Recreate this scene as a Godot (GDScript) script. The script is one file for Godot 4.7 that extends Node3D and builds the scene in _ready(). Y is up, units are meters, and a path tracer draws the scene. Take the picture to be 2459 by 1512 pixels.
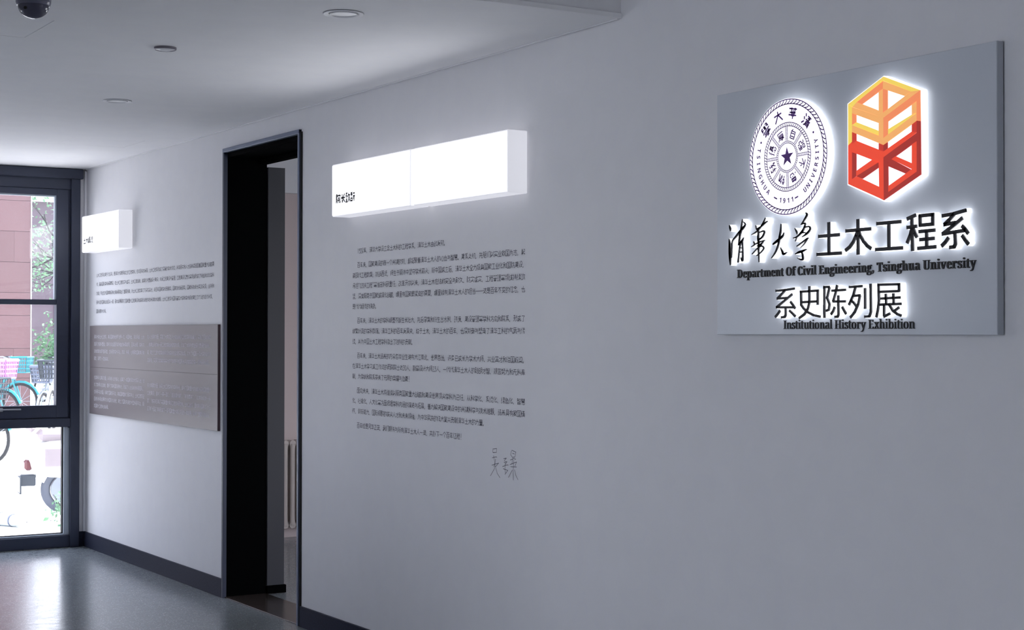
extends Node3D

const LOBBY_X := 6.352        # where the low ceiling ends
const CEILING_Y := 2.6
const GROUND_Y := -0.15       # pavement outside
const SIGN_AT := Vector3(6.925, 1.467, 0.0)
const BOARD_Z := 0.029        # front of the sign board
var mats := {}
var names := {}
var reader := 0

# Lettering of the sign, in millimetres from the board's lower left corner: the middle lines of the strokes.
var sign_characters := {
	"earth": [
		[Vector2(552.1, 334.7), Vector2(552.6, 238.5)],
		[Vector2(507.2, 294.3), Vector2(598.1, 294.9)],
		[Vector2(499.7, 240.5), Vector2(606.1, 240.5)],
	],
	"wood": [
		[Vector2(623.5, 304.5), Vector2(727.1, 305.1)],
		[Vector2(674.2, 336.3), Vector2(674.9, 232.5)],
		[Vector2(673.3, 302.9), Vector2(666.8, 288.7), Vector2(655, 270.6), Vector2(640.6, 256.8), Vector2(622.5, 247.1)],
		[Vector2(676.5, 302.7), Vector2(683.7, 287.9), Vector2(696.8, 270.7), Vector2(712.1, 257.2), Vector2(727.5, 248.3)],
	],
	"work": [
		[Vector2(749.9, 318.6), Vector2(846.2, 319.1)],
		[Vector2(798.1, 318), Vector2(798.5, 245.2)],
		[Vector2(744.9, 244.5), Vector2(852.1, 244.8)],
	],
	"measure": [
		[Vector2(868.9, 324.9), Vector2(902.4, 333.8)],
		[Vector2(887, 327.2), Vector2(889.8, 234)],
		[Vector2(868, 301), Vector2(907.1, 302.8)],
		[Vector2(887.5, 298.3), Vector2(881.5, 279.8), Vector2(868.7, 256.9)],
		[Vector2(891, 298.2), Vector2(899, 283.8), Vector2(906.5, 270.9)],
		[Vector2(917.9, 332.9), Vector2(918.4, 301.6)],
		[Vector2(913.9, 330.5), Vector2(969.7, 331.6)],
		[Vector2(965, 334.3), Vector2(964.9, 302.9)],
		[Vector2(914.1, 304.6), Vector2(969.6, 305)],
		[Vector2(913, 287), Vector2(974, 288.1)],
		[Vector2(915.9, 264.5), Vector2(971.6, 265.7)],
		[Vector2(908.3, 240.7), Vector2(977.6, 242.2)],
		[Vector2(942.2, 287.5), Vector2(942.6, 240.8)],
	],
	"department": [
		[Vector2(999.3, 325.7), Vector2(1040.4, 328.6), Vector2(1085.8, 335.7)],
		[Vector2(1042.9, 327.5), Vector2(1026.3, 314), Vector2(1007, 300.9)],
		[Vector2(1005.7, 301), Vector2(1049.2, 304.9)],
		[Vector2(1072.8, 316), Vector2(1040.3, 296.7), Vector2(1000.5, 275.6)],
		[Vector2(999.2, 276), Vector2(1084.5, 281.8)],
		[Vector2(1070.2, 295), Vector2(1082, 284.8), Vector2(1092.7, 271.8)],
		[Vector2(1045.4, 279.1), Vector2(1047.1, 246.2), Vector2(1042.7, 239), Vector2(1026.1, 238.2)],
		[Vector2(1023.6, 265.7), Vector2(1012.1, 253.6), Vector2(997.1, 243)],
		[Vector2(1070.6, 269.1), Vector2(1081.9, 256), Vector2(1093.6, 243.6)],
	],
	"department_small": [
		[Vector2(314.8, 135.6), Vector2(359.4, 137.2), Vector2(401, 140.7)],
		[Vector2(359.4, 137.2), Vector2(342.5, 124.6), Vector2(321.6, 110.7)],
		[Vector2(320.6, 111.4), Vector2(366.6, 112.8)],
		[Vector2(390.5, 123.6), Vector2(357, 104.9), Vector2(318.2, 84.2)],
		[Vector2(317.2, 84.5), Vector2(397.6, 83.4)],
		[Vector2(381.9, 101.3), Vector2(392.9, 91.5), Vector2(403.8, 79.5)],
		[Vector2(360.3, 82.3), Vector2(360.3, 59.7), Vector2(356, 54.3), Vector2(340, 53.5)],
		[Vector2(335.2, 74.5), Vector2(325.5, 64.9), Vector2(312.3, 54.3)],
		[Vector2(377.1, 74.1), Vector2(390.5, 65.9), Vector2(404.7, 56.1)],
	],
	"history": [
		[Vector2(430.3, 131.8), Vector2(431.2, 91)],
		[Vector2(426.1, 130.2), Vector2(508.1, 132.3)],
		[Vector2(503.6, 132.4), Vector2(503.5, 89.3)],
		[Vector2(429.3, 98.3), Vector2(504.9, 99.9)],
		[Vector2(467.2, 146.5), Vector2(467.1, 98.3), Vector2(460.1, 77.9), Vector2(444.7, 61.5), Vector2(421.2, 50.3)],
		[Vector2(428.4, 92.6), Vector2(442.4, 79.7), Vector2(461, 67.7), Vector2(486.5, 58.6), Vector2(515.3, 53.9)],
	],
	"display": [
		[Vector2(532.7, 144.2), Vector2(532.6, 49.7)],
		[Vector2(530, 142.1), Vector2(554.9, 142.1)],
		[Vector2(554.9, 141.5), Vector2(544.4, 109.6), Vector2(554.8, 90.7), Vector2(551.6, 74.2), Vector2(539.9, 71.2)],
		[Vector2(563.8, 130.4), Vector2(623.7, 131.9)],
		[Vector2(587.5, 146.6), Vector2(580.3, 122.9), Vector2(569.6, 97.6)],
		[Vector2(568.7, 98.3), Vector2(622.8, 98)],
		[Vector2(591.9, 116.5), Vector2(592.7, 59.2), Vector2(589.1, 53.3), Vector2(577.1, 53.1)],
		[Vector2(577.2, 82.6), Vector2(570.4, 70.3), Vector2(560.6, 60.4)],
		[Vector2(608.2, 82.2), Vector2(616.1, 71.3), Vector2(624.9, 61)],
	],
	"arrange": [
		[Vector2(637.7, 139.5), Vector2(691.8, 141)],
		[Vector2(664.2, 139.5), Vector2(655.1, 115.2), Vector2(636.7, 87.3)],
		[Vector2(652, 113.1), Vector2(684.4, 114.7)],
		[Vector2(682.3, 114.7), Vector2(674.9, 88.9), Vector2(660.6, 66.2), Vector2(642.4, 50.4)],
		[Vector2(644.6, 100.7), Vector2(656.3, 93.8), Vector2(667.1, 83.8)],
		[Vector2(702.9, 135.5), Vector2(703.2, 74.8)],
		[Vector2(725.4, 147.1), Vector2(726.5, 65.5), Vector2(720.6, 53.4), Vector2(700.6, 52.4)],
	],
	"exhibit": [
		[Vector2(754.4, 143.4), Vector2(840.9, 142.7)],
		[Vector2(837.2, 143.6), Vector2(837.6, 121.1)],
		[Vector2(756.5, 122.9), Vector2(837.6, 123.5)],
		[Vector2(756.9, 144.8), Vector2(758.9, 98.2), Vector2(754.3, 71.2), Vector2(747.9, 50.2)],
		[Vector2(766, 103.5), Vector2(842, 105.4)],
		[Vector2(758.5, 86.2), Vector2(846, 87.5)],
		[Vector2(785.6, 117.2), Vector2(787.6, 86.3)],
		[Vector2(815.2, 118), Vector2(816.8, 86.8)],
		[Vector2(779.3, 85.9), Vector2(778.8, 52.3)],
		[Vector2(778, 51.7), Vector2(802.8, 60.8)],
		[Vector2(797.9, 87.1), Vector2(814.3, 67.5), Vector2(830.6, 59), Vector2(846, 54.1)],
		[Vector2(837.9, 77.6), Vector2(818.3, 66.9)],
	],
}
# Brush lettering: x, y and the width of the brush along each stroke.
var brush_characters := {
	"clear": [
		[Vector3(91.5, 350.8, 1.3), Vector3(94.4, 343.8, 5), Vector3(96.3, 339.1, 6), Vector3(96.7, 332.7, 1.6)],
		[Vector3(89.8, 306.7, 0.9), Vector3(92.7, 293.6, 7.2), Vector3(93.8, 266.1, 10.1), Vector3(95, 243.2, 8.2), Vector3(96.2, 223.7, 1.6)],
		[Vector3(101.4, 247.5, 2.5), Vector3(103.8, 280.9, 2.8), Vector3(106.2, 299.1, 3.5), Vector3(122.3, 311.9, 5), Vector3(141.1, 326.1, 6.3), Vector3(159.7, 338.7, 6.6), Vector3(169.5, 348.7, 4.1), Vector3(164.4, 355.8, 2.2), Vector3(158.8, 358.1, 1.6)],
		[Vector3(156.3, 366.1, 0.9), Vector3(153.2, 351.1, 4.1), Vector3(149.2, 330.2, 6.3), Vector3(143.9, 318.4, 6.3), Vector3(141, 301.9, 5.7), Vector3(136.8, 285.5, 2.5)],
		[Vector3(161.1, 307.7, 1.3), Vector3(151.6, 295.4, 7.9), Vector3(135.2, 285.9, 2.2)],
		[Vector3(145.7, 288.1, 4.7), Vector3(140.6, 267.2, 4.1), Vector3(134.4, 231.8, 4.1)],
		[Vector3(155.5, 293.7, 4.1), Vector3(156.7, 271, 4.1), Vector3(156.2, 235.6, 5.7), Vector3(148.5, 244.5, 2.2)],
		[Vector3(143.8, 275.3, 1.9), Vector3(156.2, 275.8, 1.9)],
		[Vector3(143.4, 262.2, 3.1), Vector3(156.2, 263.5, 2.8)],
	],
	"splendid": [
		[Vector3(220.8, 342.8, 0.9), Vector3(225.3, 330.9, 3.1), Vector3(233.3, 333.9, 3.5), Vector3(246.9, 338.4, 4.4), Vector3(262.6, 347.1, 4.4), Vector3(274.5, 352.8, 3.1)],
		[Vector3(266, 364, 1.3), Vector3(260.4, 353.9, 3.8), Vector3(246.9, 339.1, 4.7), Vector3(224.2, 323.2, 3.8), Vector3(200.8, 315.2, 0.9)],
		[Vector3(233.7, 325.7, 4.1), Vector3(232.8, 304.9, 7.2), Vector3(235, 282.4, 7.2), Vector3(234.1, 260.2, 5), Vector3(236.1, 227.6, 0.8)],
		[Vector3(235.5, 319.6, 2.5), Vector3(258.1, 324.1, 4.1), Vector3(261.3, 318.3, 4.4), Vector3(251.8, 305.4, 5.3), Vector3(235.5, 297.3, 3.8)],
		[Vector3(211.6, 291.8, 3.5), Vector3(215, 283.4, 3.1), Vector3(200.1, 276.9, 1.3)],
		[Vector3(215, 283.4, 2.5), Vector3(237.8, 289.8, 4.1), Vector3(262.6, 294.5, 2.2)],
		[Vector3(260.3, 293.9, 1.9), Vector3(244.5, 282, 5.3), Vector3(227.5, 278.3, 2.2)],
		[Vector3(203.1, 253.7, 1.3), Vector3(228.7, 270.8, 2.8), Vector3(249.1, 277.3, 4.1), Vector3(258.5, 269.5, 3.5), Vector3(244.5, 257.5, 2.8), Vector3(226.4, 248.3, 2.2)],
	],
	"great": [
		[Vector3(339.8, 340.5, 1.6), Vector3(338.1, 320.1, 4.7), Vector3(333.7, 302.8, 6.6), Vector3(327, 278.2, 5.3), Vector3(313.8, 255.3, 3.5), Vector3(295.6, 238.1, 0.6)],
		[Vector3(303.9, 280.7, 4.4), Vector3(318.2, 287.4, 6.6), Vector3(331.5, 294.1, 7.2), Vector3(347.9, 304.2, 5.3), Vector3(352.3, 313.5, 1.3)],
		[Vector3(336.9, 268.7, 0.6), Vector3(344.1, 258.4, 5), Vector3(351.5, 248.2, 6.9), Vector3(365.9, 252.4, 1.3)],
	],
	"learn": [
		[Vector3(453.7, 367.7, 3.1), Vector3(457.4, 362.5, 5), Vector3(448.2, 350.1, 4.4), Vector3(431.9, 334.1, 2.2)],
		[Vector3(431.9, 334.1, 1.9), Vector3(448.1, 337.2, 4.1), Vector3(445.6, 324.4, 4.7), Vector3(432.9, 310.7, 6.3), Vector3(411.6, 297.4, 3.8), Vector3(397, 294.9, 1.9)],
		[Vector3(403.1, 323.9, 0.8), Vector3(411.2, 313.3, 4.4), Vector3(412.7, 305.7, 1.3)],
		[Vector3(411.6, 297.4, 2.2), Vector3(405.6, 285, 1.3)],
		[Vector3(445.6, 324.4, 3.1), Vector3(466.6, 326.1, 3.8), Vector3(470.4, 317.3, 4.7), Vector3(456.1, 305.2, 6), Vector3(435, 296.2, 0.8)],
		[Vector3(433.9, 309.2, 3.8), Vector3(443.5, 309.3, 3.5), Vector3(451.9, 307.6, 2.2)],
		[Vector3(461.3, 291.7, 3.1), Vector3(445.5, 284.2, 4.1), Vector3(412.6, 269.2, 2.5)],
		[Vector3(460.3, 290.6, 2.2), Vector3(445.5, 275.6, 2.5), Vector3(429, 264.5, 0.9)],
		[Vector3(405.5, 245.9, 1.6), Vector3(422.2, 250.7, 6), Vector3(439.2, 253.6, 5.7), Vector3(453.5, 257.7, 2.2)],
		[Vector3(433.2, 251.7, 3.8), Vector3(438.1, 240, 5.3), Vector3(436.6, 227.4, 5.3), Vector3(414.9, 233, 0.9)],
	],
}
# Printed faces of the cube emblem: colour and corners.
var cube_faces := [
	[Color8(255, 222, 100), [Vector2(779.5, 736.8), Vector2(779.5, 724.8), Vector2(671.7, 677.3), Vector2(654.3, 664.7), Vector2(636, 675.1)]],
	[Color8(255, 222, 100), [Vector2(779.5, 736.8), Vector2(921.2, 679.9), Vector2(886.5, 680.7), Vector2(779.5, 724.8)]],
	[Color8(255, 182, 108), [Vector2(921.2, 679.9), Vector2(779.3, 619), Vector2(779.3, 634.6), Vector2(886.5, 680.7)]],
	[Color8(255, 182, 108), [Vector2(654.3, 664.7), Vector2(671.7, 677.3), Vector2(779.3, 634.6), Vector2(779.3, 619)]],
	[Color8(255, 148, 98), [Vector2(777.6, 725), Vector2(777.6, 702.3), Vector2(692.8, 667.7), Vector2(671.7, 676.8)]],
	[Color8(255, 182, 108), [Vector2(777.6, 725), Vector2(886.5, 680.7), Vector2(862.2, 671.1), Vector2(777.6, 702.3)]],
	[Color8(255, 182, 108), [Vector2(760.8, 697.2), Vector2(777.6, 702.3), Vector2(777.4, 634.8), Vector2(760.7, 640.7)]],
	[Color8(255, 148, 98), [Vector2(777.6, 702.3), Vector2(796, 695.4), Vector2(795.9, 641.2), Vector2(777.4, 634.8)]],
	[Color8(255, 222, 100), [Vector2(636, 675.1), Vector2(652.4, 665.4), Vector2(652.2, 563.5), Vector2(636.2, 554.2)]],
	[Color8(248, 78, 50), [Vector2(636.2, 554.2), Vector2(652.2, 563.5), Vector2(652, 454), Vector2(636.4, 441)]],
	[Color8(255, 182, 108), [Vector2(652.4, 664.9), Vector2(779.3, 619), Vector2(779.2, 599), Vector2(652.3, 646.5)]],
	[Color8(255, 148, 98), [Vector2(652.3, 646.5), Vector2(669.7, 640.4), Vector2(669.7, 617.5), Vector2(652.3, 612.3)]],
	[Color8(255, 222, 100), [Vector2(669.7, 618.6), Vector2(760.6, 583.8), Vector2(760.6, 570.1), Vector2(652.3, 612.3)]],
	[Color8(255, 182, 108), [Vector2(652.3, 612.3), Vector2(779.2, 563.6), Vector2(779.1, 541.4), Vector2(652.2, 591.8)]],
	[Color8(255, 182, 108), [Vector2(760.7, 606.4), Vector2(779.2, 599), Vector2(779.2, 563.6), Vector2(760.6, 570.1)]],
	[Color8(255, 148, 98), [Vector2(779.2, 599), Vector2(797.7, 606.3), Vector2(797.6, 570.3), Vector2(779.2, 561.5)]],
	[Color8(255, 148, 98), [Vector2(779.3, 619), Vector2(921.2, 679.9), Vector2(921.1, 656.5), Vector2(797.7, 606.3), Vector2(779.2, 599)]],
	[Color8(255, 148, 98), [Vector2(907.7, 651.6), Vector2(921.1, 656.5), Vector2(922.4, 593.7), Vector2(907.6, 596.7)]],
	[Color8(172, 50, 42), [Vector2(907.6, 596.7), Vector2(922.4, 593.7), Vector2(923.8, 445.1), Vector2(907.3, 454.8)]],
	[Color8(255, 182, 108), [Vector2(889.3, 644.1), Vector2(907.7, 651.6), Vector2(907.6, 618.4), Vector2(889.2, 611.9)]],
	[Color8(255, 222, 100), [Vector2(797.7, 584.4), Vector2(889.2, 615.3), Vector2(907.6, 618.4), Vector2(797.6, 569.7)]],
	[Color8(255, 182, 108), [Vector2(779.2, 561.5), Vector2(907.6, 618.4), Vector2(907.6, 596.2), Vector2(779.1, 541.4)]],
	[Color8(208, 60, 46), [Vector2(652.2, 591.8), Vector2(669.6, 585), Vector2(669.6, 564), Vector2(652.2, 556.7)]],
	[Color8(208, 60, 46), [Vector2(889.2, 587.7), Vector2(907.6, 596.2), Vector2(907.5, 564), Vector2(889.1, 567.3)]],
	[Color8(208, 60, 46), [Vector2(760.5, 548.6), Vector2(779.1, 541.2), Vector2(779.1, 522.7), Vector2(760.5, 529.8)]],
	[Color8(172, 50, 42), [Vector2(779.1, 541.2), Vector2(795.7, 547.8), Vector2(795.7, 530.5), Vector2(779.1, 522.7)]],
	[Color8(248, 78, 50), [Vector2(652.2, 556.7), Vector2(669.6, 564.5), Vector2(779.1, 522.7), Vector2(779, 506.6)]],
	[Color8(248, 78, 50), [Vector2(652.2, 556.7), Vector2(779, 506.6), Vector2(779, 486.6), Vector2(652.1, 533.4)]],
	[Color8(248, 78, 50), [Vector2(779.1, 522.7), Vector2(889.1, 568.1), Vector2(907.5, 564), Vector2(779, 506.6)]],
	[Color8(172, 50, 42), [Vector2(779, 506.6), Vector2(907.5, 562.7), Vector2(907.5, 539.2), Vector2(797.5, 491.6), Vector2(779, 486.6)]],
	[Color8(248, 78, 50), [Vector2(760.4, 494.1), Vector2(779, 486.6), Vector2(780.6, 383.5), Vector2(762.1, 391.5), Vector2(762.2, 421)]],
	[Color8(172, 50, 42), [Vector2(779, 486.6), Vector2(797.5, 491.6), Vector2(798.4, 406.2), Vector2(780.6, 383.5)]],
	[Color8(172, 50, 42), [Vector2(652.1, 533.4), Vector2(669.5, 527.4), Vector2(669.4, 461.4), Vector2(652, 454)]],
	[Color8(248, 78, 50), [Vector2(889, 531.9), Vector2(907.5, 539.2), Vector2(907.3, 454.8), Vector2(888.9, 463.2)]],
	[Color8(248, 78, 50), [Vector2(669.4, 476.6), Vector2(734.2, 503.5), Vector2(760.4, 494.7), Vector2(669.4, 461.4)]],
	[Color8(172, 50, 42), [Vector2(669.4, 461.4), Vector2(760.4, 494.1), Vector2(760.4, 478.6), Vector2(695.1, 451.6)]],
	[Color8(248, 78, 50), [Vector2(810.3, 498.4), Vector2(826.8, 504.9), Vector2(888.9, 479.5), Vector2(888.9, 463.2)]],
	[Color8(172, 50, 42), [Vector2(798.6, 493.4), Vector2(810.3, 498.4), Vector2(886.7, 461.8), Vector2(865.3, 452.6), Vector2(798.5, 479)]],
	[Color8(248, 78, 50), [Vector2(652, 454), Vector2(671.3, 460.6), Vector2(762.2, 423.1), Vector2(762.1, 410.3)]],
	[Color8(248, 78, 50), [Vector2(636.4, 441), Vector2(652, 454), Vector2(762.1, 410.3), Vector2(762.1, 391.5)]],
	[Color8(248, 78, 50), [Vector2(798.4, 423), Vector2(889.6, 463.2), Vector2(907.3, 454.8), Vector2(798.4, 406.2)]],
	[Color8(172, 50, 42), [Vector2(780.6, 383.5), Vector2(798.4, 406.2), Vector2(907.3, 454.8), Vector2(923.8, 445.1)]],
]
var cube_outline := [Vector2(779.5, 739.5), Vector2(925.4, 682), Vector2(927.6, 442.7), Vector2(780.6, 379.5), Vector2(631.7, 438.6), Vector2(631.4, 677)]
# A stroke alphabet for the printed text: digit pairs are the x and y of a stroke's corners on a ten by ten grid.
var stroke_marks := {
	"一": "0595", "土": "1484 5059 0999", "士": "0494 5059 1989", "工": "1181 5159 0999", "木": "0393 5059 5309 5399", "大": "0393 505309 5399",
	"人": "504409 4499", "年": "3004 2181 2474 2447 0797 5159", "来": "1282 2344 7364 0595 5059 5509 5599", "百": "0090 5043 1383891913 1686",
	"日": "1181891911 1585", "目": "2080892920 2383 2686", "口": "1282881812", "田": "1181891911 5159 1585", "白": "4022 1282891912 1585",
	"自": "4022 2282892922 2484 2787", "囗": "0090990900", "玉": "1181 2575 5159 0999 6788", "王": "1080 2575 5059 0999", "宀": "5053 09049489",
	"豕": "0090 5004 404758 4206 5409 8256 6699", "廴": "1141244409 1699", "聿": "1181 0393 1585 8185 1777 0898 5059", "讠": "3051 0454 5449 4986",
	"几": "202509 2070 7078 7899", "又": "1181 815509 2499", "勺": "2003 2292 929878 3566", "每": "3002 1191 2318 2383 8378 1898 0595 5466",
	"个": "5004 5094 5459", "关": "2032 8062 1383 0595 535409 5599", "钅": "4003 3282 1575 4549 4976", "寸": "0292 707969 2546",
	"亥": "5042 0292 422565 8509 5599", "刂": "2027 808979", "者": "1272 4045 0494 8009 2686892926 2787", "阝": "2029 2080548648", "冫": "1173 1975",
	"匕": "8115 1018 1888 8886", "矢": "3003 2282 0595 525509 5599", "疋": "1080 8063 5058 5484 2528 0999", "龴": "1181 8154 4466",
	"耳": "0090 2028 7079 2373 2676 0897", "乑": "1080 5059 3208 1549 7253 5399", "⺷": "2032 8062 1383 1686 0999 5359", "氵": "2082 1375 1986",
	"龶": "1181 2474 5058 0898", "月": "202609 2080 8089 2383 2686", "亻": "7004 4349", "十": "0494 5059", "心": "1508 324989 8986 5163 8196",
	"血": "5032 1383 1318 8388 3338 6368 0999", "与": "2024 2282 2484 848979 0666", "丰": "1282 1585 0898 5059", "彐": "1181 8189 1989 1585",
	"系": "8011 512353 722686 6587 5659 3719 7799", "之": "4052 1383 8309 1699", "衤": "4051 1272 7206 4349 7455", "刀": "1181 818969 4109",
	"先": "2003 1282 5055 0595 3509 6569 6999 9997", "马": "1070 7064 2024 2484 848969 0666", "区": "9010 1019 1999 3277 7237", "门": "2032 1219 4090 909979",
	"以": "1018 1845 3153 807509 7699", "头": "2132 1334 0595 515509 5599", "业": "3039 6069 1226 9276 0999", "求": "0292 5059 1435 4518 8355 5598 7081",
	"攵": "3004 2292 726509 3499", "为": "2032 1383 838979 504409 5567", "身": "4022 2227 2282 828979 2474 2676 0797 9509",
	"弓": "1181 8184 8414 1417 1787 878969", "耒": "1181 2373 0595 5059 5509 5599", "井": "1282 0696 303509 7079",
	"见": "1016 1080 8086 524709 6668 6898 9896", "弋": "0383 406699 9996 7082", "禾": "7011 0393 5159 5309 5396",
	"孝": "1171 4043 0393 9009 3676 7656 565949 0797", "a": "5042 0292 421686 6698", "扌": "0292 606949 0775", "亢": "5051 0292 242709 2474 7479 7999",
	"占": "4045 4282 1585891915", "戈": "0493 405699 9996 8409 6081", "西": "0090 1383891913 304517 606686", "千": "8011 0494 5159",
	"辶": "1132 0434 3427 2709 2799", "c": "2127 704709", "帀": "0090 1317 1383 838777 5059", "生": "2004 1282 1585 0999 5059", "于": "1181 0494 5159 5939",
	"真": "1080 5022 2272762622 2474 0797 3809 6899", "页": "0090 5022 2282 2227 8287 545609 6799", "市": "5052 0292 1418 1484 848777 5259",
	"中": "1282861612 5059", "e": "1133 4053 8164 0509 0595 9589", "子": "1181 8154 545939 0595", "未": "2282 0494 5059 5409 5499",
	"术": "0393 5059 5309 5399 7082", "艹": "0494 3038 6068", "亲": "5051 1181 3233 7263 0494 1676 5459 2718 7788", "斤": "8021 213609 2494 6469",
	"火": "1436 8365 505509 5599", "成": "1292 122609 1545 454939 506799 9997 8509 7081", "立": "5052 1282 3447 7466 0999",
	"后": "8011 112609 1494 3686893936", "全": "5004 5094 1585 2777 5559 0999", "力": "0383 838969 405309", "方": "5052 0292 4585 858969 435509",
	"承": "2070 7053 535949 3464 3666 1333 3308 8375 5399", "旦": "2080862620 2383 0999", "竹": "2005 2242 3345 7055 7292 8395",
	"纟": "4013 1353 6316 1666 0978", "色": "3004 2272 7254 1484 1419 1999 9997 8487 1787 4447", "必": "1317 324889 8986 8109 5162 8294",
	"山": "5058 1318 1888 8883", "斗": "2132 1444 0696 6069", "石": "0090 4006 3484893934", "开": "1080 0494 304609 7079",
	"重": "8010 0292 2383862623 2474 5059 1888 0999", "壬": "8011 0595 5159 1989", "己": "1181 8185 8515 1519 1989 8987",
	"已": "1181 8185 8515 1219 1999 9997", "革": "0191 3033 6063 3363 2474762624 5359 0898", "在": "0292 5006 2529 4585 6469 3999",
	"勾": "3004 2292 928969 5336 3677", "女": "402699 7309 0393", "而": "0090 5033 1319 1383 8389 3438 6468", "久": "3004 2272 7209 4599",
	"咸": "1292 122709 2454 2757592927 506899 9997 8509 7081", "f": "2029 2070 7074 2474 2676 7679 2979", "里": "2080852520 2383 5059 1787 0999",
	"令": "5004 5094 4354 2676 7638 4759", "或": "0292 2454562624 0858 506899 9997 8509 7081", "卖": "1181 5033 0393 9384 2435 1546 0797 545709 5699",
	"h": "0400 0090 9094 3417 6497", "广": "5052 1292 122609", "j": "0191 3034 6064 3464 1686 8609 2699", "k": "1019 1080 8084 3484 8429 4599",
	"夂": "3004 2282 8209 2599", "l": "1070 707959 0373 0676 304609", "有": "0292 5006 3484 3439 848979 3686", "糸": "502353 722686 6587 5659 3719 7799",
	"雨": "0090 1319 1383 838979 5059 3344 3646 6374 6676", "覀": "0090 1383891913 3038 6068", "京": "5051 0292 2474762624 565949 2718 7788",
	"尤": "0393 405409 5358 5898 9896 7082", "当": "5053 1133 8163 1484 8489 1989 1686", "文": "5052 0292 2299 8209", "m": "0191 5158 5484 3409 1799",
	"不": "0191 5106 5159 6486", "亦": "5052 0292 4229 6269 1417 8497", "言": "5051 0191 2373 2575 2787892927", "今": "5005 5095 4354 2676 7648",
	"也": "0484 848777 5057 2229 2999 9997", "专": "1181 0393 4026 2676 7649 3769", "吏": "0191 2383862623 505609 3599", "n": "5009 5099 3777",
	"卩": "1019 1080 8086 8666", "艮": "2080 8084 2484 2282 2029 2947 4499 8566", "其": "0191 2027 7077 2373 2575 0797 3819 6889",
	"o": "0009 0999 5058 2484 3133 8163 5528 5588", "长": "3039 3956 8035 0494 4499", "丬": "6069 2143 0866", "乃": "1181 8164 6484 848969 3109",
	"彳": "7003 7305 4549", "亍": "1171 0494 646949", "出": "5059 2124 2484 8481 1619 1989 8986", "水": "505939 1343 4308 8255 5399",
	"p": "2080842420 2282 4509 6468 6898 9896", "向": "5032 1219 1292 929979 3565683835", "元": "1181 0494 3409 6468 6898 9896", "彡": "7014 8035 9609",
	"了": "1181 8154 545939", "支": "0292 5044 1484 8409 2599", "戊": "1292 122609 506899 9997 8509 7081", "尹": "1181 8187 0494 1787 4109",
	"羊": "2032 7062 1383 2575 0797 5359", "发": "2024 2494 5009 3585 8509 3699 7081", "尸": "1080 8082 1282 102609",
	"q": "3034 7074 1282 0595 2529 2946 5599 8567", "史": "1282851512 505609 2599", "厶": "4016 1686 6398", "屰": "2032 7062 0393 2527 2777 7577 5309",
	"告": "2003 2282 5055 0595 2787892927", "气": "3004 2191 2373 1575 758899 9997", "质": "8010 102609 1393 5155 3585 3538 8588 5709 6799",
	"儿": "303609 6069 6999 9997", "并": "2032 7062 1383 0696 334609 6369", "犭": "8013 205639 5508", "虫": "1282851512 5058 0979 7699",
	"牛": "2004 2282 0595 5059", "贝": "2026 2080 8086 524709 6799", "南": "0191 5033 1319 1383 8389 2575 2777 5459", "犬": "0393 505309 5399 7082",
	"养": "2031 7061 1282 2474 0595 4209 5599 3639 6669", "万": "0191 4484 848969 4109", "余": "5004 5094 3565 1686 545949 3718 6788",
	"夕": "3005 2272 7209 4466", "扁": "5051 2282842422 223609 3639 3696 9699 5659 7679", "布": "0292 4006 2528 2585 858878 5359",
	"北": "3039 0434 0837 8264 6069 6999 9997", "世": "0494 2029 2999 5057 7057 5777", "介": "5004 5094 3418 6469", "午": "3004 2181 0595 5159",
	"兴": "1134 4153 8164 0696 3709 6799", "央": "2282 2226 8286 0696 505609 5699", "才": "0393 707949 6409", "东": "1181 4025 2585 555949 3719 7799",
	"习": "1181 818979 3354 1766", "乍": "3004 2292 4249 4585 4888", "两": "0090 1319 1393 939979 302837 605778",
	"甚": "0191 2027 7077 2373 2575 0797 1719 1989", "祭": "2004 2242 4208 6082 5297 2575 1787 575949 3819 7889", "s": "2032 8062 2484892924",
	"无": "1181 0494 4109 6469 6999 9997", "奉": "1181 1383 0595 5009 5498 2777 5459", "交": "5051 0292 3315 6386 7409 3499",
	"带": "0191 2024 5054 7074 0507 0595 9597 2729 2777 7778 5659", "冖": "0600 0090 9096", "光": "5054 2133 7163 0595 3509 6569 6999 9997",
	"隹": "4004 2229 6072 2292 2494 2696 2999 6269", "t": "5051 0292 2373752523 0907 0797 9799", "面": "0090 5032 0393990903 3339 6369 3565 3767",
	"丁": "0191 515939", "小": "505939 2416 7498", "礻": "4051 1272 7206 4349 5577", "云": "2070 0393 403717 1787 6598",
	"巴": "2080 8084 5054 2484 2028 2898 9896", "至": "1080 4013 1353 6284 1777 5459 0999", "内": "1219 1292 929979 504528 5477",
	"函": "2070 7053 5157 2335 6546 7355 1319 1989 8983", "u": "1080 2383872723 2585 5057 3819 6889", "角": "3003 2272 7244 1484 142709 8489 1686 5459",
	"夬": "1282 8285 0595 505509 5599", "具": "2080862620 2282 2484 0797 3819 6889", "忄": "5059 1326 8294", "仓": "5004 5094 3464 646757 3438 3888 8885",
	"示": "1181 0494 545949 3719 7799", "予": "1181 8164 3454 0696 9687 565949", "犮": "0292 4009 3585 8509 3599 7081", "由": "1383891913 5059 1686",
	"民": "1080 8083 1383 1019 1956 0696 4499 9997", "韦": "1181 2474 0797 978979 5059", "复": "2003 1191 2373762623 2574 3618 2777 7709 3899",
	"正": "1181 5159 5484 2529 0999", "风": "202609 2080 807799 9997 3267 7237", "我": "5011 0494 3139 3919 0855 607799 9996 8509 8082",
	"v": "8011 112609 1383 8386 1686", "首": "2031 7061 0292 4234 2484892924 2676", "共": "0292 3037 6067 0696 3709 6899",
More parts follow.
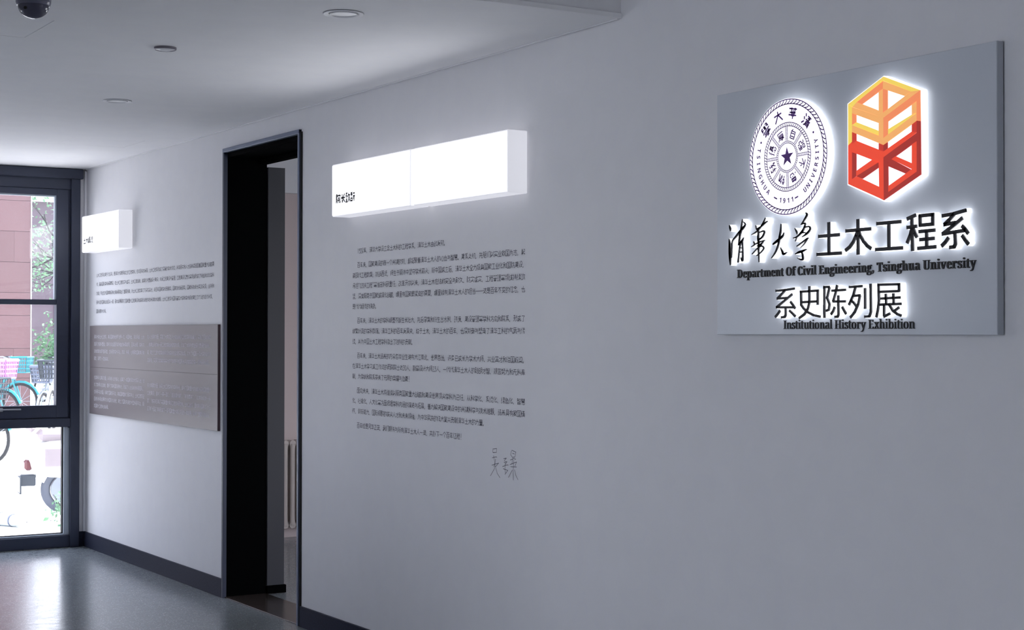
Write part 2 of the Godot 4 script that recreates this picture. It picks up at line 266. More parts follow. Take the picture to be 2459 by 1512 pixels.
	"走": "1171 4043 0393 4447 4676 2409 2899", "卜": "3039 3366", "下": "0191 5159 5477", "止": "4049 4575 1419 0999", "车": "1181 4024 2484 0696 5459",
	"辛": "5051 1181 3344 7364 0494 1676 5459", "旡": "1080 2024 1494 5409 6468 6999 9997", "甬": "2070 7043 2429 2484 848979 2676 5459",
	"主": "5052 1383 1686 0999 5359", "厂": "1191 112609", "九": "0383 838699 9997 4009", "w": "0191 3032 7072 1484 3247 7267 0696 5259",
	"x": "1016 1030 1333 9096 7090 7393 4063 6043 4366 6346 0908 0898 9899", "平": "1181 2334 7364 0696 5159", "果": "2080842420 2282 0595 5059 5509 5599",
	"本": "0393 5059 5309 5399 3777", "五": "1181 4129 2575 7579 0999", "及": "1070 7054 5484 8409 3009 3599", "升": "8022 0595 303509 7079",
	"灬": "2109 4149 6169 8199", "米": "0595 5059 2134 8165 5509 5599", "足": "2070732320 4348 4575 1519 0989", "争": "3004 2272 7244 1484 0696 8488 545949",
	"三": "1181 2575 0999", "歹": "0090 4006 2464 6409 2546", "勿": "2004 1282 828979 5208 7229", "0": "316183876939161331", "1": "315159",
	"2": "12316183 831989", "3": "1181448487591917", "4": "600696 6069", "6": "7031162969785616", "9": "8354341322416172838769 6929",
}
# Characters put together from marks: < side by side, ^ one above the other, # inside, % over a running foot, & under an eave.
var built_marks := {
	"国": "#囗玉", "家": "^3宀豕", "建": "%廴聿", "设": "<3讠殳", "殳": "^4几又", "的": "<5白勺", "键": "<4钅建", "时": "<4日寸", "刻": "<6亥刂", "都": "<6者阝", "凝": "<2冫<5^5匕矢^4龴疋",
	"取": "<5耳又", "聚": "^5取乑", "着": "^5⺷目", "青": "^5龶月", "清": "<3氵青", "化": "<4亻匕", "华": "^6化十", "知": "<5矢口", "智": "^6知日", "慧": "^4<5丰丰^4彐心", "初": "<5衤刀",
	"驱": "<4马区", "们": "<3亻门", "实": "^3宀头", "救": "<5求攵", "志": "^5士心", "躬": "<5身弓", "耕": "<5耒井", "现": "<4王见", "代": "<4亻弋", "呈": "^4口王", "程": "<4禾呈",
	"教": "<5孝攵", "育": "^5a月", "抗": "<3扌亢", "战": "<5占戈", "迁": "%辶千", "师": "<4c帀", "颠": "<5真页", "沛": "<3氵市", "坚": "^5<4刂又土", "守": "^4宀寸", "学": "^5e子",
	"新": "<5亲斤", "薪": "^3艹新", "投": "<3扌殳", "和": "<6禾口", "防": "<3阝方", "担": "<3扌旦", "寺": "^5土寸", "等": "^4竹寺", "绝": "<4纟色", "密": "^3宀^5必山", "科": "<5禾斗",
	"研": "<4石开", "任": "<4亻壬", "改": "<5己攵", "放": "<5方攵", "吉": "^5士口", "结": "<4纟吉", "构": "<5木勾", "安": "^3宀女", "耐": "<5而寸", "灾": "^3宀火", "减": "<2冫咸",
	"官": "^3宀f", "管": "^4竹官", "理": "<4王里", "领": "<5令页", "域": "<3土或", "持": "<3扌寺", "续": "<4纟卖", "攻": "<4工攵", "深": "<3氵^4h木", "度": "&广j", "服": "<4月k",
	"务": "^5夂力", "城": "<3土成", "镇": "<4钅真", "各": "^5夂口", "略": "<5田各", "哪": "<3口<6l阝", "最": "^4日取", "紧": "^4<4刂又糸", "迫": "%辶白", "需": "^5雨而", "要": "^5覀女",
	"就": "<5京尤", "这": "%辶文", "是": "^4日m", "变": "^5亦又", "信": "<4亻言", "念": "^5今心", "相": "<5木目", "传": "<4亻专", "使": "<4亻吏", "命": "^4n<5口卩", "根": "<4木艮",
	"基": "^6其土", "断": "<6o斤", "壮": "<3丬士", "孕": "^4乃子", "衍": "<3彳<4氵亍", "利": "<6禾刂", "环": "<4王不", "竟": "^4立p", "境": "<3土竟", "完": "^3宀元", "院": "<3阝完",
	"形": "<6开彡", "枝": "<4木支", "繁": "^5<5每攵糸", "叶": "<4口十", "茂": "^3艹戊", "君": "^5尹口", "群": "<5君羊", "落": "^3艹<3氵各", "展": "&尸q", "台": "^5厶口", "始": "<4女台",
	"参": "^3厶^4大彡", "塑": "^6<6屰月土", "造": "%辶告", "充": "^5a儿", "统": "<4纟充", "古": "^4十口", "做": "<3亻<5古攵", "独": "<3犭虫", "特": "<4牛寺", "贡": "^4工贝", "献": "<6南犬",
	"咅": "^5立口", "培": "<3土咅", "名": "^5夕口", "毕": "^5<5匕匕十", "遍": "%辶扁", "江": "<3氵工", "界": "^5田介", "地": "<3土也", "许": "<3讠午", "多": "^5夕夕", "英": "^3艹央",
	"治": "<3氵台", "栋": "<4木东", "梁": "^6<3氵刀木", "作": "<4亻乍", "过": "%辶寸", "达": "%辶大", "勘": "<6甚力", "察": "^3宀祭", "计": "<3讠十", "总": "^6s心", "聪": "<4耳总",
	"明": "<5日月", "艰": "<4又艮", "苦": "^3艹古", "努": "^5<5女又力", "私": "<5禾厶", "校": "<4木交", "限": "<3阝艮", "荣": "^3艹^3冖木", "翟": "^4<5习习隹", "耀": "<4光翟", "豪": "^5t豕",
	"将": "<3丬^5夕寸", "继": "<4纟o", "顶": "<4丁页", "尖": "^4小大", "从": "<5人人", "录": "^4彐水", "绿": "<4纟录", "社": "<4礻土", "会": "^4n云", "把": "<3扌巴", "屋": "&尸至",
	"握": "<3扌屋", "涵": "<3氵函", "演": "<3氵^3宀u", "进": "%辶井", "拓": "<3扌石", "解": "<5角^5刀牛", "决": "<2冫夬", "技": "<3扌支", "难": "<3又隹", "题": "<6是页", "情": "<2忄青",
	"怀": "<2忄不", "创": "<6仓刂", "能": "<5^4厶月^5匕匕", "际": "<3阝示", "视": "<4礻见", "野": "<5里予", "拔": "<3扌犮", "袖": "<4衤由", "族": "<4方矢", "伟": "<4亻韦", "量": "^4日^1一里",
	"合": "^5n口", "恰": "<2忄合", "期": "<5其月", "待": "<3彳寺", "所": "<5v斤", "道": "%辶首", "赴": "<5走卜", "征": "<3彳正", "此": "<5止匕", "轫": "<5车刀", "含": "^6今口",
	"致": "<5至攵", "舌": "^5千口", "辞": "<5舌辛", "概": "<3木<5艮旡", "兄": "^5口儿", "况": "<2冫兄", "通": "%辶甬", "品": "^4口<5口口", "流": "<3氵充", "围": "#囗韦", "历": "&厂力",
	"经": "<4纟^5又工", "厚": "&厂^5日子", "究": "^5宀九", "華": "w", "學": "^6x子", "强": "<4弓^4口虫", "息": "^5自心", "德": "<3彳^6真心", "載": "<5车戈", "物": "<4牛勿", "格": "<4木各",
	"瞄": "<4目^4艹田", "前": "^3⺷<6月刂", "体": "<4亻本", "奖": "^5<3丬夕大", "机": "<5木几", "队": "<3阝人", "础": "<4石出", "优": "<4亻尤", "项": "<4工页", "间": "#门日",
	"得": "<3彳^5旦寸", "伍": "<4亻五", "批": "<3扌<5匕匕", "级": "<4纟及", "提": "<3扌是", "点": "^6占灬", "类": "^5米大", "施": "<4方也", "路": "<5足各", "早": "^6日十", "近": "%辶斤",
	"步": "^5止小", "标": "<4木示", "准": "<2冫隹", "部": "<6咅阝", "著": "^3艹者", "泛": "<3氵之", "局": "&尸勾", "善": "^6羊口", "引": "<6弓卜", "核": "<4木亥", "军": "^3冖车",
	"竞": "^4立兄", "团": "#囗才", "推": "<3扌隹", "动": "<5云力", "转": "<4车专", "型": "^6<6开刂土", "探": "<3扌^4h木", "索": "^3十^2冖糸", "招": "<3扌^5刀口", "莫": "^3艹^5日大",
	"模": "<4木莫", "式": "<5工弋", "因": "#囗大", "材": "<5木才", "硕": "<4石页", "博": "<3十寸", "贯": "^4田贝", "适": "%辶舌", "阶": "<3阝介", "段": "<4丰殳", "践": "<5足戈",
	"扩": "<3扌广", "挥": "<3扌军", "策": "^4竹木", "港": "<3氵^5共己", "珠": "<4王未", "澳": "<3氵^6向大", "桥": "<4木^4大介", "张": "<5弓长", "高": "^5t口", "铁": "<4钅矢", "场": "<3土勿",
	"雄": "<5大隹", "四": "#囗儿", "列": "<6歹刂", "沿": "<3氵^4几口",
}

# ---------------------------------------------------------------- scene
func _ready() -> void:
	build_camera_and_light()
	build_materials()
	build_room()
	build_window()
	build_doorway()
	build_side_room()
	build_light_boxes()
	build_sign()
	build_wall_lettering()
	build_text_panel()
	build_ceiling_fittings()
	build_outside()


func build_camera_and_light() -> void:
	var cam := Camera3D.new()
	cam.name = "camera"
	cam.projection = Camera3D.PROJECTION_PERSPECTIVE
	cam.keep_aspect = Camera3D.KEEP_HEIGHT
	cam.fov = 22.04
	cam.near = 0.05
	cam.far = 300.0
	cam.rotation_order = EULER_ORDER_YXZ
	cam.position = Vector3(11.064, 1.469, 3.38)
	cam.rotation_degrees = Vector3(0.662, 58.236, 0.069)
	add_child(cam)
	cam.current = true

	var sky_material := ProceduralSkyMaterial.new()
	sky_material.sky_top_color = Color(0.845, 0.885, 1.0)
	sky_material.sky_horizon_color = Color(0.96, 0.97, 1.0)
	sky_material.sky_curve = 0.25
	sky_material.ground_horizon_color = Color(0.86, 0.89, 0.93)
	sky_material.ground_bottom_color = Color(0.6, 0.63, 0.66)
	sky_material.sky_energy_multiplier = 1.0
	sky_material.sun_angle_max = 0.0
	var sky := Sky.new()
	sky.sky_material = sky_material
	var sun := DirectionalLight3D.new()
	sun.name = "sun"
	sun.light_color = Color(1.0, 0.97, 0.93)
	sun.light_energy = 4.2
	sun.light_angular_distance = 1.0
	sun.shadow_enabled = true
	sun.rotation_degrees = Vector3(-52.0, 176.0, 0.0)
	add_child(sun)
	var env := Environment.new()
	env.background_mode = Environment.BG_SKY
	env.sky = sky
	env.background_energy_multiplier = 5.8
	env.ambient_light_source = Environment.AMBIENT_SOURCE_SKY
	env.tonemap_mode = Environment.TONE_MAPPER_LINEAR
	env.tonemap_exposure = 1.0
	env.sdfgi_enabled = true
	env.ssao_enabled = true
	env.ssil_enabled = true
	var world := WorldEnvironment.new()
	world.name = "daylight"
	world.environment = env
	add_child(world)


# ---------------------------------------------------------------- materials
func speckle(size: int, base: Color, spots: Array, seed_value: int) -> ImageTexture:
	# random chips of several tones scattered on a base tone (terrazzo)
	var rng := RandomNumberGenerator.new()
	rng.seed = seed_value
	var im := Image.create(size, size, false, Image.FORMAT_RGB8)
	im.fill(base)
	for s in spots:
		for i in int(s[1]):
			var w := rng.randi_range(1, int(s[2]))
			var h := rng.randi_range(1, int(s[2]))
			im.fill_rect(Rect2i(rng.randi_range(0, size - 1), rng.randi_range(0, size - 1), w, h), (s[0] as Color).lerp(base, rng.randf() * 0.5))
	im.generate_mipmaps()
	return ImageTexture.create_from_image(im)


func noise_tex(freq: float, lo: Color, hi: Color, seed_value: int, octaves := 4, size := 512) -> NoiseTexture2D:
	var n := FastNoiseLite.new()
	n.seed = seed_value
	n.frequency = freq
	n.fractal_octaves = octaves
	var g := Gradient.new()
	g.set_color(0, lo)
	g.set_color(1, hi)
	var t := NoiseTexture2D.new()
	t.width = size
	t.height = size
	t.seamless = true
	t.noise = n
	t.color_ramp = g
	return t


func plain(called: String, color: Color, rough := 0.6, metal := 0.0) -> StandardMaterial3D:
	var m := StandardMaterial3D.new()
	m.resource_name = called
	m.albedo_color = color
	m.roughness = rough
	m.metallic = metal
	mats[called] = m
	return m


func glow(called: String, color: Color, energy: float) -> StandardMaterial3D:
	var m := plain(called, Color(0.9, 0.9, 0.92), 0.35)
	m.emission_enabled = true
	m.emission = color
	m.emission_energy_multiplier = energy
	return m


func build_materials() -> void:
	var w := plain("wall_paint", Color(0.905, 0.905, 0.915), 0.75)
	w.uv1_triplanar = true
	w.uv1_world_triplanar = true
	w.uv1_scale = Vector3(0.9, 0.9, 0.9)
	w.albedo_texture = noise_tex(0.012, Color(0.988, 0.988, 0.99), Color(1, 1, 1), 3, 2)
	w.heightmap_enabled = false
	var c := plain("ceiling_paint", Color(0.95, 0.95, 0.955), 0.8)
	c.uv1_triplanar = true
	c.uv1_world_triplanar = true
	c.uv1_scale = Vector3(0.7, 0.7, 0.7)
	c.albedo_texture = noise_tex(0.012, Color(0.988, 0.988, 0.99), Color(1, 1, 1), 5, 2)
	plain("side_room_warm_paint", Color(0.86, 0.80, 0.785), 0.75)  # warm light of the side room is put into this cream tone
	plain("white_trim", Color(0.92, 0.92, 0.93), 0.45)
	var f := plain("terrazzo", Color(1, 1, 1), 0.16)
	f.uv1_triplanar = true
	f.uv1_world_triplanar = true
	f.uv1_scale = Vector3(0.8, 0.8, 0.8)
	f.albedo_texture = speckle(1024, Color(0.53, 0.56, 0.57), [
		[Color(0.70, 0.73, 0.73), 9000, 5], [Color(0.38, 0.40, 0.42), 7000, 4], [Color(0.82, 0.84, 0.83), 2500, 4], [Color(0.55, 0.53, 0.48), 2500, 5]], 11)
	f.roughness_texture = noise_tex(0.03, Color(0.6, 0.6, 0.6), Color(1, 1, 1), 8)
	f.roughness_texture_channel = BaseMaterial3D.TEXTURE_CHANNEL_RED
	f.roughness = 0.24
	var b := plain("baseboard_stone", Color(0.20, 0.215, 0.275), 0.5)
	b.metallic_specular = 0.2
	b.uv1_triplanar = true
	b.uv1_world_triplanar = true
	b.uv1_scale = Vector3(3, 3, 3)
	b.albedo_texture = noise_tex(0.05, Color(0.82, 0.82, 0.84), Color(1, 1, 1), 21)
	var th := plain("threshold_stone", Color(0.30, 0.27, 0.25), 0.2)
	th.uv1_triplanar = true
	th.uv1_world_triplanar = true
	th.uv1_scale = Vector3(2, 2, 2)
	th.albedo_texture = noise_tex(0.04, Color(0.75, 0.73, 0.72), Color(1, 1, 1), 22)
	plain("frame_metal", Color(0.20, 0.225, 0.30), 0.5, 0.0)
	plain("frame_black", Color(0.05, 0.053, 0.065), 0.6)
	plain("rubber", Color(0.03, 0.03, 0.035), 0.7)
	plain("bead_aluminium", Color(0.72, 0.76, 0.80), 0.35, 0.0)
	plain("steel", Color(0.75, 0.76, 0.78), 0.3, 0.9)
	plain("door_lining_black", Color(0.03, 0.032, 0.034), 0.8).metallic_specular = 0.08
	plain("door_lining_grey", Color(0.20, 0.20, 0.215), 0.6)
	plain("door_edge_lit_metal", Color(0.42, 0.46, 0.55), 0.4)  # brighter frame tone, paints the head and right edge as lit
	var gl := plain("glass", Color(0.93, 0.97, 0.98, 0.06), 0.0)
	gl.transparency = BaseMaterial3D.TRANSPARENCY_ALPHA
	# light boxes and sign
	glow("diffuser", Color(0.985, 0.985, 1.0), 0.92)
	glow("diffuser_side", Color(0.97, 0.97, 1.0), 0.5)
	glow("diffuser_strip", Color(1, 1, 1), 0.85)
	glow("letter_glow", Color(0.97, 0.98, 1.0), 1.9)
	glow("emblem_glow", Color(0.98, 0.98, 1.0), 0.95)
	plain("sign_board", Color(0.80, 0.82, 0.85), 0.32)
	plain("letter_black", Color(0.105, 0.095, 0.12), 0.5)
	plain("letter_ink", Color(0.045, 0.04, 0.06), 0.45)
	var ink := plain("emblem_purple", Color(0.42, 0.22, 0.58), 0.5)
	ink.emission_enabled = false
	plain("vinyl_text", Color(0.285, 0.285, 0.335), 0.55)
	plain("box_text", Color(0.10, 0.11, 0.15), 0.5)
	plain("panel_face", Color(0.475, 0.44, 0.45), 0.45)
	plain("panel_edge", Color(0.33, 0.25, 0.27), 0.5)
	plain("panel_text", Color(0.80, 0.78, 0.82), 0.6)
	# ceiling fittings
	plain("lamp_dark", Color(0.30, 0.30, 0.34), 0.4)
	plain("lamp_lens", Color(0.88, 0.88, 0.89), 0.35)
	plain("lamp_rim", Color(0.52, 0.50, 0.54), 0.4)
	plain("dome_grey", Color(0.44, 0.44, 0.52), 0.2)
	plain("dome_shell", Color(0.34, 0.34, 0.41), 0.12)
	plain("cream_enamel", Color(0.80, 0.76, 0.73), 0.35)
	# outside
	var pv := plain("pavement", Color(0.86, 0.86, 0.85), 0.9)
	pv.uv1_triplanar = true
	pv.uv1_world_triplanar = true
	pv.uv1_scale = Vector3(0.5, 0.5, 0.5)
	pv.albedo_texture = noise_tex(0.03, Color(0.9, 0.9, 0.9), Color(1, 1, 1), 31)
	for k in 3:
		var rp := plain("red_panel_%d" % k, [Color(0.375, 0.262, 0.266), Color(0.362, 0.25, 0.254), Color(0.388, 0.272, 0.277)][k], 0.6)
		rp.uv1_triplanar = true
		rp.uv1_world_triplanar = true
		rp.uv1_scale = Vector3(0.6, 0.6, 0.6)
		rp.albedo_texture = noise_tex(0.05, Color(0.93, 0.93, 0.93), Color(1, 1, 1), 41 + k)
	plain("red_joint", Color(0.28, 0.23, 0.26), 0.8)
	plain("white_stone", Color(0.9, 0.9, 0.9), 0.7)
	plain("far_brick", Color(0.36, 0.31, 0.34), 0.8)
	plain("bark", Color(0.27, 0.25, 0.26), 0.9)
	var lf := plain("leaf", Color(0.34, 0.49, 0.37), 0.6)
	lf.backlight_enabled = true
	lf.backlight = Color(0.35, 0.5, 0.35)
	plain("tyre_grey", Color(0.33, 0.35, 0.39), 0.8)
	plain("bike_cyan", Color(0.10, 0.52, 0.56), 0.35)
	plain("bike_pale", Color(0.85, 0.90, 0.93), 0.4)
	plain("bike_dark", Color(0.16, 0.19, 0.22), 0.5)
	plain("bike_silver", Color(0.55, 0.58, 0.62), 0.35, 0.3)
	plain("basket_pink", Color(0.72, 0.52, 0.70), 0.5)
	plain("basket_grey", Color(0.36, 0.39, 0.45), 0.5)
	plain("scooter_white", Color(0.93, 0.93, 0.93), 0.3)
	plain("scooter_beige", Color(0.56, 0.52, 0.53), 0.5)
	plain("tail_red", Color(0.35, 0.12, 0.13), 0.2)
	plain("plate_white", Color(0.9, 0.9, 0.92), 0.5)


# ---------------------------------------------------------------- mesh helpers
func mb() -> SurfaceTool:
	var st := SurfaceTool.new()
	st.begin(Mesh.PRIMITIVE_TRIANGLES)
	return st


func face(st: SurfaceTool, pts: Array, middle: Vector3) -> void:
	# a flat convex face, turned away from middle
	var n: Vector3 = (pts[1] - pts[0]).cross(pts[2] - pts[0]).normalized()
	var c := Vector3.ZERO
	for q in pts:
		c += q
	c /= pts.size()
	var out := n.dot(c - middle) > 0.0
	if not out:
		n = -n
	for i in range(1, pts.size() - 1):
		var tri := [pts[0], pts[i + 1], pts[i]] if out else [pts[0], pts[i], pts[i + 1]]
		for q in tri:
			st.set_normal(n)
			st.add_vertex(q)


func box(st: SurfaceTool, lo: Vector3, hi: Vector3) -> void:
	var m := (lo + hi) * 0.5
	for a in 3:
		var b := (a + 1) % 3
		var c := (a + 2) % 3
		for s in [lo[a], hi[a]]:
			var pts := []
			for k in [[lo[b], lo[c]], [hi[b], lo[c]], [hi[b], hi[c]], [lo[b], hi[c]]]:
				var q := Vector3.ZERO
				q[a] = s
				q[b] = k[0]
				q[c] = k[1]
				pts.append(q)
			face(st, pts, m)


func cbox(st: SurfaceTool, lo: Vector3, hi: Vector3, c: float) -> void:
	# a box with chamfered edges
	var m := (lo + hi) * 0.5
	var h := (hi - lo) * 0.5
	for a in 3:
		var b := (a + 1) % 3
		var d := (a + 2) % 3
		for s in [-1.0, 1.0]:
			var pts := []
			for k in [[-1, -1], [1, -1], [1, 1], [-1, 1]]:
				var q := Vector3.ZERO
				q[a] = s * h[a]
				q[b] = k[0] * (h[b] - c)
				q[d] = k[1] * (h[d] - c)
				pts.append(m + q)
			face(st, pts, m)
		for k in [[-1.0, -1.0], [1.0, -1.0], [1.0, 1.0], [-1.0, 1.0]]:
			var pts := []
			for e in [[-1.0, 0], [1.0, 0], [1.0, 1], [-1.0, 1]]:
				var q := Vector3.ZERO
				q[a] = e[0] * (h[a] - c)
				q[b] = k[0] * (h[b] - (c if e[1] == 1 else 0.0))
				q[d] = k[1] * (h[d] - (c if e[1] == 0 else 0.0))
				pts.append(m + q)
			face(st, pts, m)
	for x in [-1.0, 1.0]:
		for y in [-1.0, 1.0]:
			for z in [-1.0, 1.0]:
				var s := Vector3(x, y, z)
				var pts := []
				for a in 3:
					var q := Vector3(h.x - c, h.y - c, h.z - c)
					q[a] += c
					pts.append(m + q * s)
				face(st, pts, m)


func tube(st: SurfaceTool, pts: Array, radii: Array, sides := 8) -> void:
	var rings := []
	var dirs := []
	var side := Vector3.ZERO
	for i in pts.size():
		var d: Vector3 = (pts[mini(i + 1, pts.size() - 1)] - pts[maxi(i - 1, 0)]).normalized()
		if side == Vector3.ZERO:
			side = d.cross(Vector3.UP if absf(d.y) < 0.9 else Vector3.RIGHT).normalized()
		side = (side - d * d.dot(side)).normalized()
		var up := d.cross(side)
		var ring := []
		for k in sides:
			var t := TAU * k / sides
			ring.append(side * cos(t) + up * sin(t))
		rings.append(ring)
		dirs.append(d)
	for i in pts.size() - 1:
		for k in sides:
			var k2 := (k + 1) % sides
			var quad := [[i, k], [i + 1, k], [i + 1, k2], [i, k2]]
			for t in [[0, 1, 2], [0, 2, 3]]:
				for j in t:
					var e: Array = quad[j]
					st.set_normal(rings[e[0]][e[1]])
					st.add_vertex(pts[e[0]] + rings[e[0]][e[1]] * radii[e[0]])
	for e in [0, pts.size() - 1]:
		var cap := []
		for k in sides:
			cap.append(pts[e] + rings[e][k] * radii[e])
		face(st, cap, pts[e] - dirs[e] * (0.01 if e > 0 else -0.01))


func rod(st: SurfaceTool, a: Vector3, b: Vector3, r: float, sides := 6) -> void:
	tube(st, [a, b], [r, r], sides)


func ring_pts(middle: Vector3, r: float, axis: int, n := 24) -> Array:
	var pts := []
	for k in n + 1:
		var t := TAU * k / n
		var q := Vector3.ZERO
		q[(axis + 1) % 3] = cos(t) * r
		q[(axis + 2) % 3] = sin(t) * r
		pts.append(middle + q)
	return pts


func hoop(st: SurfaceTool, middle: Vector3, r: float, thick: float, axis: int, n := 24, sides := 6) -> void:
	var radii := []
	radii.resize(n + 1)
	radii.fill(thick)
	tube(st, ring_pts(middle, r, axis, n), radii, sides)


func lathe(st: SurfaceTool, profile: Array, n := 32) -> void:
	# profile: Vector2(radius, y), turned about the y axis
	for i in profile.size() - 1:
		var a: Vector2 = profile[i]
		var b: Vector2 = profile[i + 1]
		var d := (b - a).normalized()
		var nr := Vector2(-d.y, d.x)
		for k in n:
			var t0 := TAU * k / n
			var t1 := TAU * (k + 1) / n
			var v := []
			for e in [[a, t0], [b, t0], [b, t1], [a, t1]]:
				v.append([Vector3(e[0].x * cos(e[1]), e[0].y, e[0].x * sin(e[1])), Vector3(nr.x * cos(e[1]), nr.y, nr.x * sin(e[1]))])
			for tri in [[0, 1, 2], [0, 2, 3]]:
				if (v[tri[0]][0] - v[tri[1]][0]).length() < 1e-7 or (v[tri[1]][0] - v[tri[2]][0]).length() < 1e-7 or (v[tri[0]][0] - v[tri[2]][0]).length() < 1e-7:
					continue
				for j in tri:
					st.set_normal(v[j][1])
					st.add_vertex(v[j][0])


func prism(st: SurfaceTool, poly: Array, z0: float, z1: float) -> void:
	# a polygon in x and y, extruded from z0 (back) to z1 (front)
	var p2 := PackedVector2Array(poly)
	if Geometry2D.is_polygon_clockwise(p2):
		p2.reverse()
	var idx := Geometry2D.triangulate_polygon(p2)
	for i in range(0, idx.size(), 3):
		for s in [[z1, Vector3.BACK], [z0, Vector3.FORWARD]]:
			var a := p2[idx[i]]
			var b := p2[idx[i + 1]]
			var c := p2[idx[i + 2]]
			var ccw := (b - a).cross(c - a) > 0.0
			var order := [a, c, b] if ccw == (s[1] == Vector3.BACK) else [a, b, c]
			for q in order:
				st.set_normal(s[1])
				st.add_vertex(Vector3(q.x, q.y, s[0]))
	for i in p2.size():
		var a := p2[i]
		var b := p2[(i + 1) % p2.size()]
		var d := (b - a).normalized()
		var n := Vector3(d.y, -d.x, 0)
		var mid := Vector3((a.x + b.x) * 0.5, (a.y + b.y) * 0.5, (z0 + z1) * 0.5)
		face(st, [Vector3(a.x, a.y, z0), Vector3(b.x, b.y, z0), Vector3(b.x, b.y, z1), Vector3(a.x, a.y, z1)], mid - n)


func flat_bar(a: Vector2, b: Vector2, w: float, ext_a: float, ext_b: float) -> Array:
	var d := (b - a).normalized()
	var s := Vector2(-d.y, d.x) * w * 0.5
	var a2 := a - d * ext_a
	var b2 := b + d * ext_b
	return [a2 + s, a2 - s, b2 - s, b2 + s]


func stroke_bars(pts: Array, w: float) -> Array:
	var bars := []
	for i in pts.size() - 1:
		bars.append(flat_bar(pts[i], pts[i + 1], w, w * 0.22 if i > 0 else 0.0, w * 0.22 if i < pts.size() - 2 else 0.0))
	return bars


func quad_flat(st: SurfaceTool, poly: Array, z: float) -> void:
	face(st, [Vector3(poly[0].x, poly[0].y, z), Vector3(poly[1].x, poly[1].y, z), Vector3(poly[2].x, poly[2].y, z), Vector3(poly[3].x, poly[3].y, z)], Vector3(poly[0].x, poly[0].y, z - 1.0))


func obj(called: String, st: SurfaceTool, material: String, parent: Node = null) -> MeshInstance3D:
	var o := MeshInstance3D.new()
	o.name = called if parent else numbered(called)
	o.mesh = st.commit()
	o.material_override = mats[material]
	o.cast_shadow = GeometryInstance3D.SHADOW_CASTING_SETTING_ON
	(parent if parent else self).add_child(o, true)
	return o


func numbered(called: String) -> String:
	var n: int = names.get(called, 0)
	names[called] = n + 1
	return called if n == 0 else "%s_%03d" % [called, n]


func tag(o: Node, label: String, category: String, group := "", kind := "") -> Node:
	if label:
		o.set_meta("label", label)
	if category:
		o.set_meta("category", category)
	if group:
		o.set_meta("group", group)
	if kind:
		o.set_meta("kind", kind)
	return o


func thing(called: String, at: Vector3, label: String, category: String, group := "", turn := 0.0) -> Node3D:
	var o := Node3D.new()
	o.name = numbered(called)
	o.position = at
	o.rotation.y = turn
	add_child(o)
	tag(o, label, category, group)
	return o


func struct(called: String, st: SurfaceTool, material: String, label: String) -> MeshInstance3D:
	var o := obj(called, st, material)
	tag(o, label, "", "", "structure")
	return o


func struct_root(called: String, at: Vector3, label: String) -> Node3D:
	var o := Node3D.new()
	o.name = numbered(called)
	o.position = at
	add_child(o)
	tag(o, label, "", "", "structure")
	return o


func pierced(st: SurfaceTool, axis: int, a0: float, a1: float, lo: Vector2, hi: Vector2, holes: Array) -> void:
	# a slab across an axis with rectangular holes [u0, v0, u1, v1]; u and v are the two other axes in order
	var us := [lo.x, hi.x]
	var vs := [lo.y, hi.y]
	for h in holes:
		us.append_array([h[0], h[2]])
		vs.append_array([h[1], h[3]])
	us.sort()
	vs.sort()
	for i in us.size() - 1:
		for j in vs.size() - 1:
			if us[i + 1] - us[i] < 1e-6 or vs[j + 1] - vs[j] < 1e-6:
				continue
			var mu: float = (us[i] + us[i + 1]) * 0.5
			var mv: float = (vs[j] + vs[j + 1]) * 0.5
			var open := false
			for h in holes:
				if mu > h[0] and mu < h[2] and mv > h[1] and mv < h[3]:
					open = true
			if open:
				continue
			var p0 := Vector3.ZERO
			var p1 := Vector3.ZERO
			var axes := [1, 2] if axis == 0 else ([0, 2] if axis == 1 else [0, 1])
			p0[axis] = a0
			p1[axis] = a1
			p0[axes[0]] = us[i]
			p1[axes[0]] = us[i + 1]
			p0[axes[1]] = vs[j]
			p1[axes[1]] = vs[j + 1]
			box(st, p0, p1)


# ---------------------------------------------------------------- stroke lettering
func marks_of(expr: String, at: Rect2, out: Array) -> void:
	# reads one item of expr from reader on and appends its strokes, placed in the box at
	var c := expr[reader]
	reader += 1
	if c == "<" or c == "^":
		var share := int(expr[reader]) / 10.0
		reader += 1
		if c == "<":
			marks_of(expr, Rect2(at.position, Vector2(at.size.x * (share - 0.03), at.size.y)), out)
			marks_of(expr, Rect2(at.position + Vector2(at.size.x * (share + 0.05), 0), Vector2(at.size.x * (0.95 - share), at.size.y)), out)
		else:
			marks_of(expr, Rect2(at.position, Vector2(at.size.x, at.size.y * (share - 0.03))), out)
			marks_of(expr, Rect2(at.position + Vector2(0, at.size.y * (share + 0.05)), Vector2(at.size.x, at.size.y * (0.95 - share))), out)
		return
	if c == "#" or c == "%" or c == "&":
		marks_of(expr, at, out)
		var inner: Rect2 = {"#": Rect2(0.2, 0.17, 0.6, 0.66), "%": Rect2(0.36, 0.0, 0.62, 0.78), "&": Rect2(0.24, 0.34, 0.76, 0.66)}[c]
		marks_of(expr, Rect2(at.position + inner.position * at.size, inner.size * at.size), out)
		return
	if stroke_marks.has(c):
		for s in (stroke_marks[c] as String).split(" ", false):
			var line := []
			for i in range(0, s.length(), 2):
				line.append(at.position + Vector2(int(s[i]), int(s[i + 1])) / 9.0 * at.size)
			out.append(line)
	elif built_marks.has(c):
		var keep := reader
		reader = 0
		marks_of(built_marks[c], at, out)
		reader = keep


func glyph_strokes(c: String) -> Array:
	# strokes of one character in a unit square, y up
	var out := []
	reader = 0
	marks_of(c, Rect2(0.04, 0.04, 0.9, 0.92), out)
	for line in out:
		for i in line.size():
			line[i] = Vector2(line[i].x, 1.0 - line[i].y)
	return out


